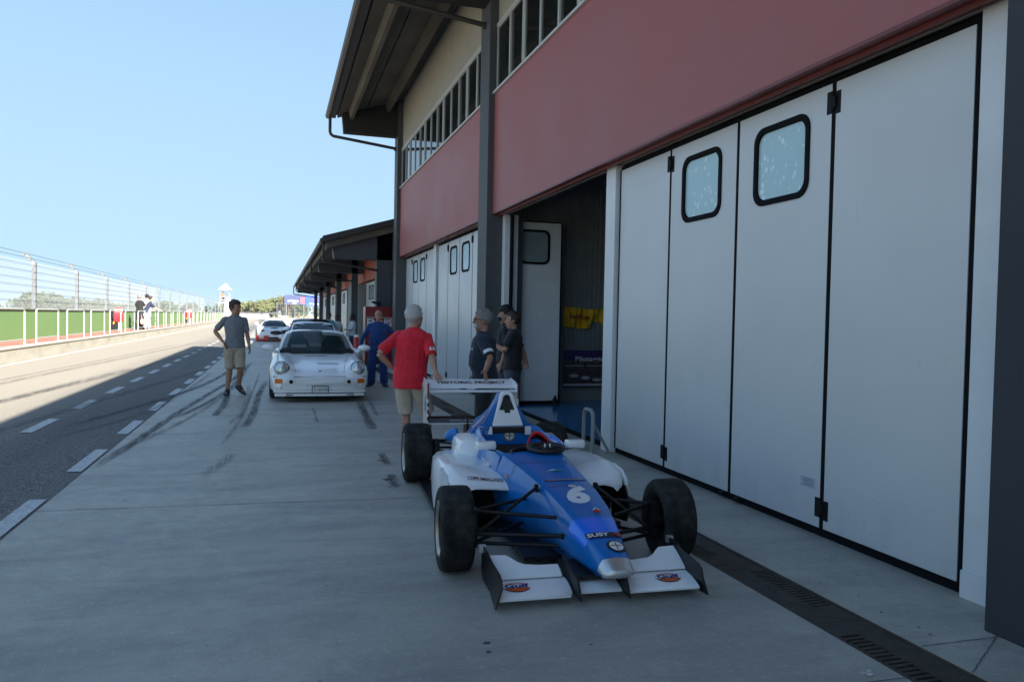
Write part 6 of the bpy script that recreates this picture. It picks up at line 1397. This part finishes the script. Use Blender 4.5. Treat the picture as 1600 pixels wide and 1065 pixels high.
# white shelters far away and a dark guard rail
for i in range(4):
    x = -8.5+i*1.95; r = thing('shelter', 'white rounded shelter standing far beyond the lane, one of a row of four', 'shelter', (x, 222, .2), 0, 'white shelters beyond the end of the lane')
    b = MB(); b.loft([[(-.95*k, y, 0), (-.9*k, y, .9), (-.5*k, y, 1.55*k), (0, y, 1.75*k), (.5*k, y, 1.55*k), (.9*k, y, .9), (.95*k, y, 0)] for y, k in ((-1.5, .92), (-1.3, 1), (1.5, 1))]); b.build('cover', MATS['tower_white'], r, local=True, smooth=True)
    b = MB(); b.box(.35, .85, -1.56, -1.5, .0, .35); b.build('opening', MATS['metal_dark'], r, local=True)
gr_ = thing('guard_rail', 'dark low guard rail in front of the white shelters at the end of the lane', 'guard rail', (-5, 210, 0))
b = MB(); b.box(-16, 1.5, 210, 210.2, 1.45, 1.9); b.build('beam', MATS['metal_dark'], gr_)
b = MB()
for i in range(9): b.box(-15.8+2*i, -15.6+2*i, 210.2, 210.4, 0, 1.8)
b.build('post', MATS['metal_dark'], gr_)
b = MB(); b.box(-40, 12, 209, 300, -.3, .4); struct(b.build('bank', MATS['runoff']))

# ------------------------------------------------------------------ trees
mat('leaf_olive', (.115, .125, .05), .7, var=.45, vs=.6); mat('leaf_dark', (.05, .075, .03), .7, var=.4, vs=.5); mat('leaf_brown', (.10, .06, .03), .7, var=.3); mat('bark', (.10, .075, .05), .9, var=.2)
def tree(label, x, y, h, r, m, seed, group, n=420, ls=.35, name='tree'):
    random.seed(seed); t = thing(name, label, 'tree', (x, y, 0), 0, group)
    b = MB(); b.tube([(0, 0, 0), (.05*r, 0, h*.35), (0, .05*r, h*.75)], [.05*h, .035*h, .015*h], 7)
    for k in range(5):
        a = random.random()*6.28; b.tube([(0, 0, h*(.25+.08*k)), (math.cos(a)*r*.6, math.sin(a)*r*.6, h*(.45+.1*k))], [.02*h, .006*h], 5)
    b.build('trunk', MATS['bark'], t, local=True)
    c = MB(); lobes = [(random.uniform(-.6, .6)*r, random.uniform(-.5, .5)*r, h*random.uniform(.4, .85), r*random.uniform(.28, .5)) for _ in range(11)]
    for i in range(n):
        L = random.choice(lobes); d = V((random.gauss(0, 1), random.gauss(0, 1), random.gauss(0, 1))).normalized()*L[3]*random.uniform(.55, 1.08); p = V((L[0], L[1], L[2]))+V((d.x, d.y, d.z*.8))
        if p.z < .15*h: continue
        u = V((random.gauss(0, 1), random.gauss(0, 1), random.gauss(0, 1))).normalized(); w_ = u.orthogonal().normalized(); s = ls*random.uniform(.5, 1.3)
        c.add([p-u*s-w_*s*.4, p+w_*s*.6-u*s*.2, p+u*s, p-w_*s*.7+u*s*.2], [(0, 1, 2), (0, 2, 3)])
    c.build('crown', MATS[m], t, local=True, fixn=False); return t
rows_ = 0
for i in range(15):
    u = i/14; x = -14.5+u*23; hh = 4.4+3.4*min(1, max(0, (u-.1)*1.5))+random.Random(i).uniform(-.5, .5)
    tree('olive green tree in the dense tree line behind the white shelters', x, 252+random.Random(i+50).uniform(-4, 6), hh, 2.4, 'leaf_olive' if i < 12 else 'leaf_dark', i, 'trees behind the white shelters', 480, .42)
tree('brownish tree at the right end of the tree line, beside the navy billboard', 3.6, 245, 8.2, 2.2, 'leaf_brown', 77, None, 420, .4)
for i, (x, h_, r) in enumerate(((-58, 2.3, 3.0), (-54.5, 2.5, 2.8), (-48.5, 4.2, 3.2), (-46.6, 4.9, 3.6), (-43.8, 4.8, 3.6), (-41.6, 4.0, 3.0), (-38.0, 3.7, 2.8), (-35.8, 4.0, 3.0), (-34.2, 3.2, 2.2), (-29, 2.2, 2.0), (-24, 2.0, 2.2), (-21.5, 1.8, 1.8))):
    tree('rounded tree far across the field, seen through the catch fence', x, 180+random.Random(i).uniform(-4, 8), h_, r, 'leaf_dark', 200+i, 'trees across the field beyond the fence', 520, .36)
for i in range(16):
    x = -150+i*16; tree('low grey green tree on the far horizon beyond the field', x, 420+random.Random(i).uniform(-20, 20), 4.6+random.Random(i).uniform(-1.2, 1.2), 9, 'leaf_dark', 300+i, 'low trees along the far horizon', 500, 1.1)
g = bpy.data.materials.new('haze'); g.use_nodes = True; n_ = g.node_tree; n_.nodes.remove(n_.nodes['Principled BSDF'])
pv = n_.nodes.new('ShaderNodeVolumePrincipled'); pv.inputs['Density'].default_value = .00022; pv.inputs['Color'].default_value = (.82, .9, 1, 1); pv.inputs['Anisotropy'].default_value = 0
n_.links.new(pv.outputs[0], n_.nodes['Material Output'].inputs['Volume'])
b = MB(); b.box(-910, 910, -410, 3010, -1.4, 12.5); hz = link('haze', mk(b), g); hz['kind'] = 'stuff'
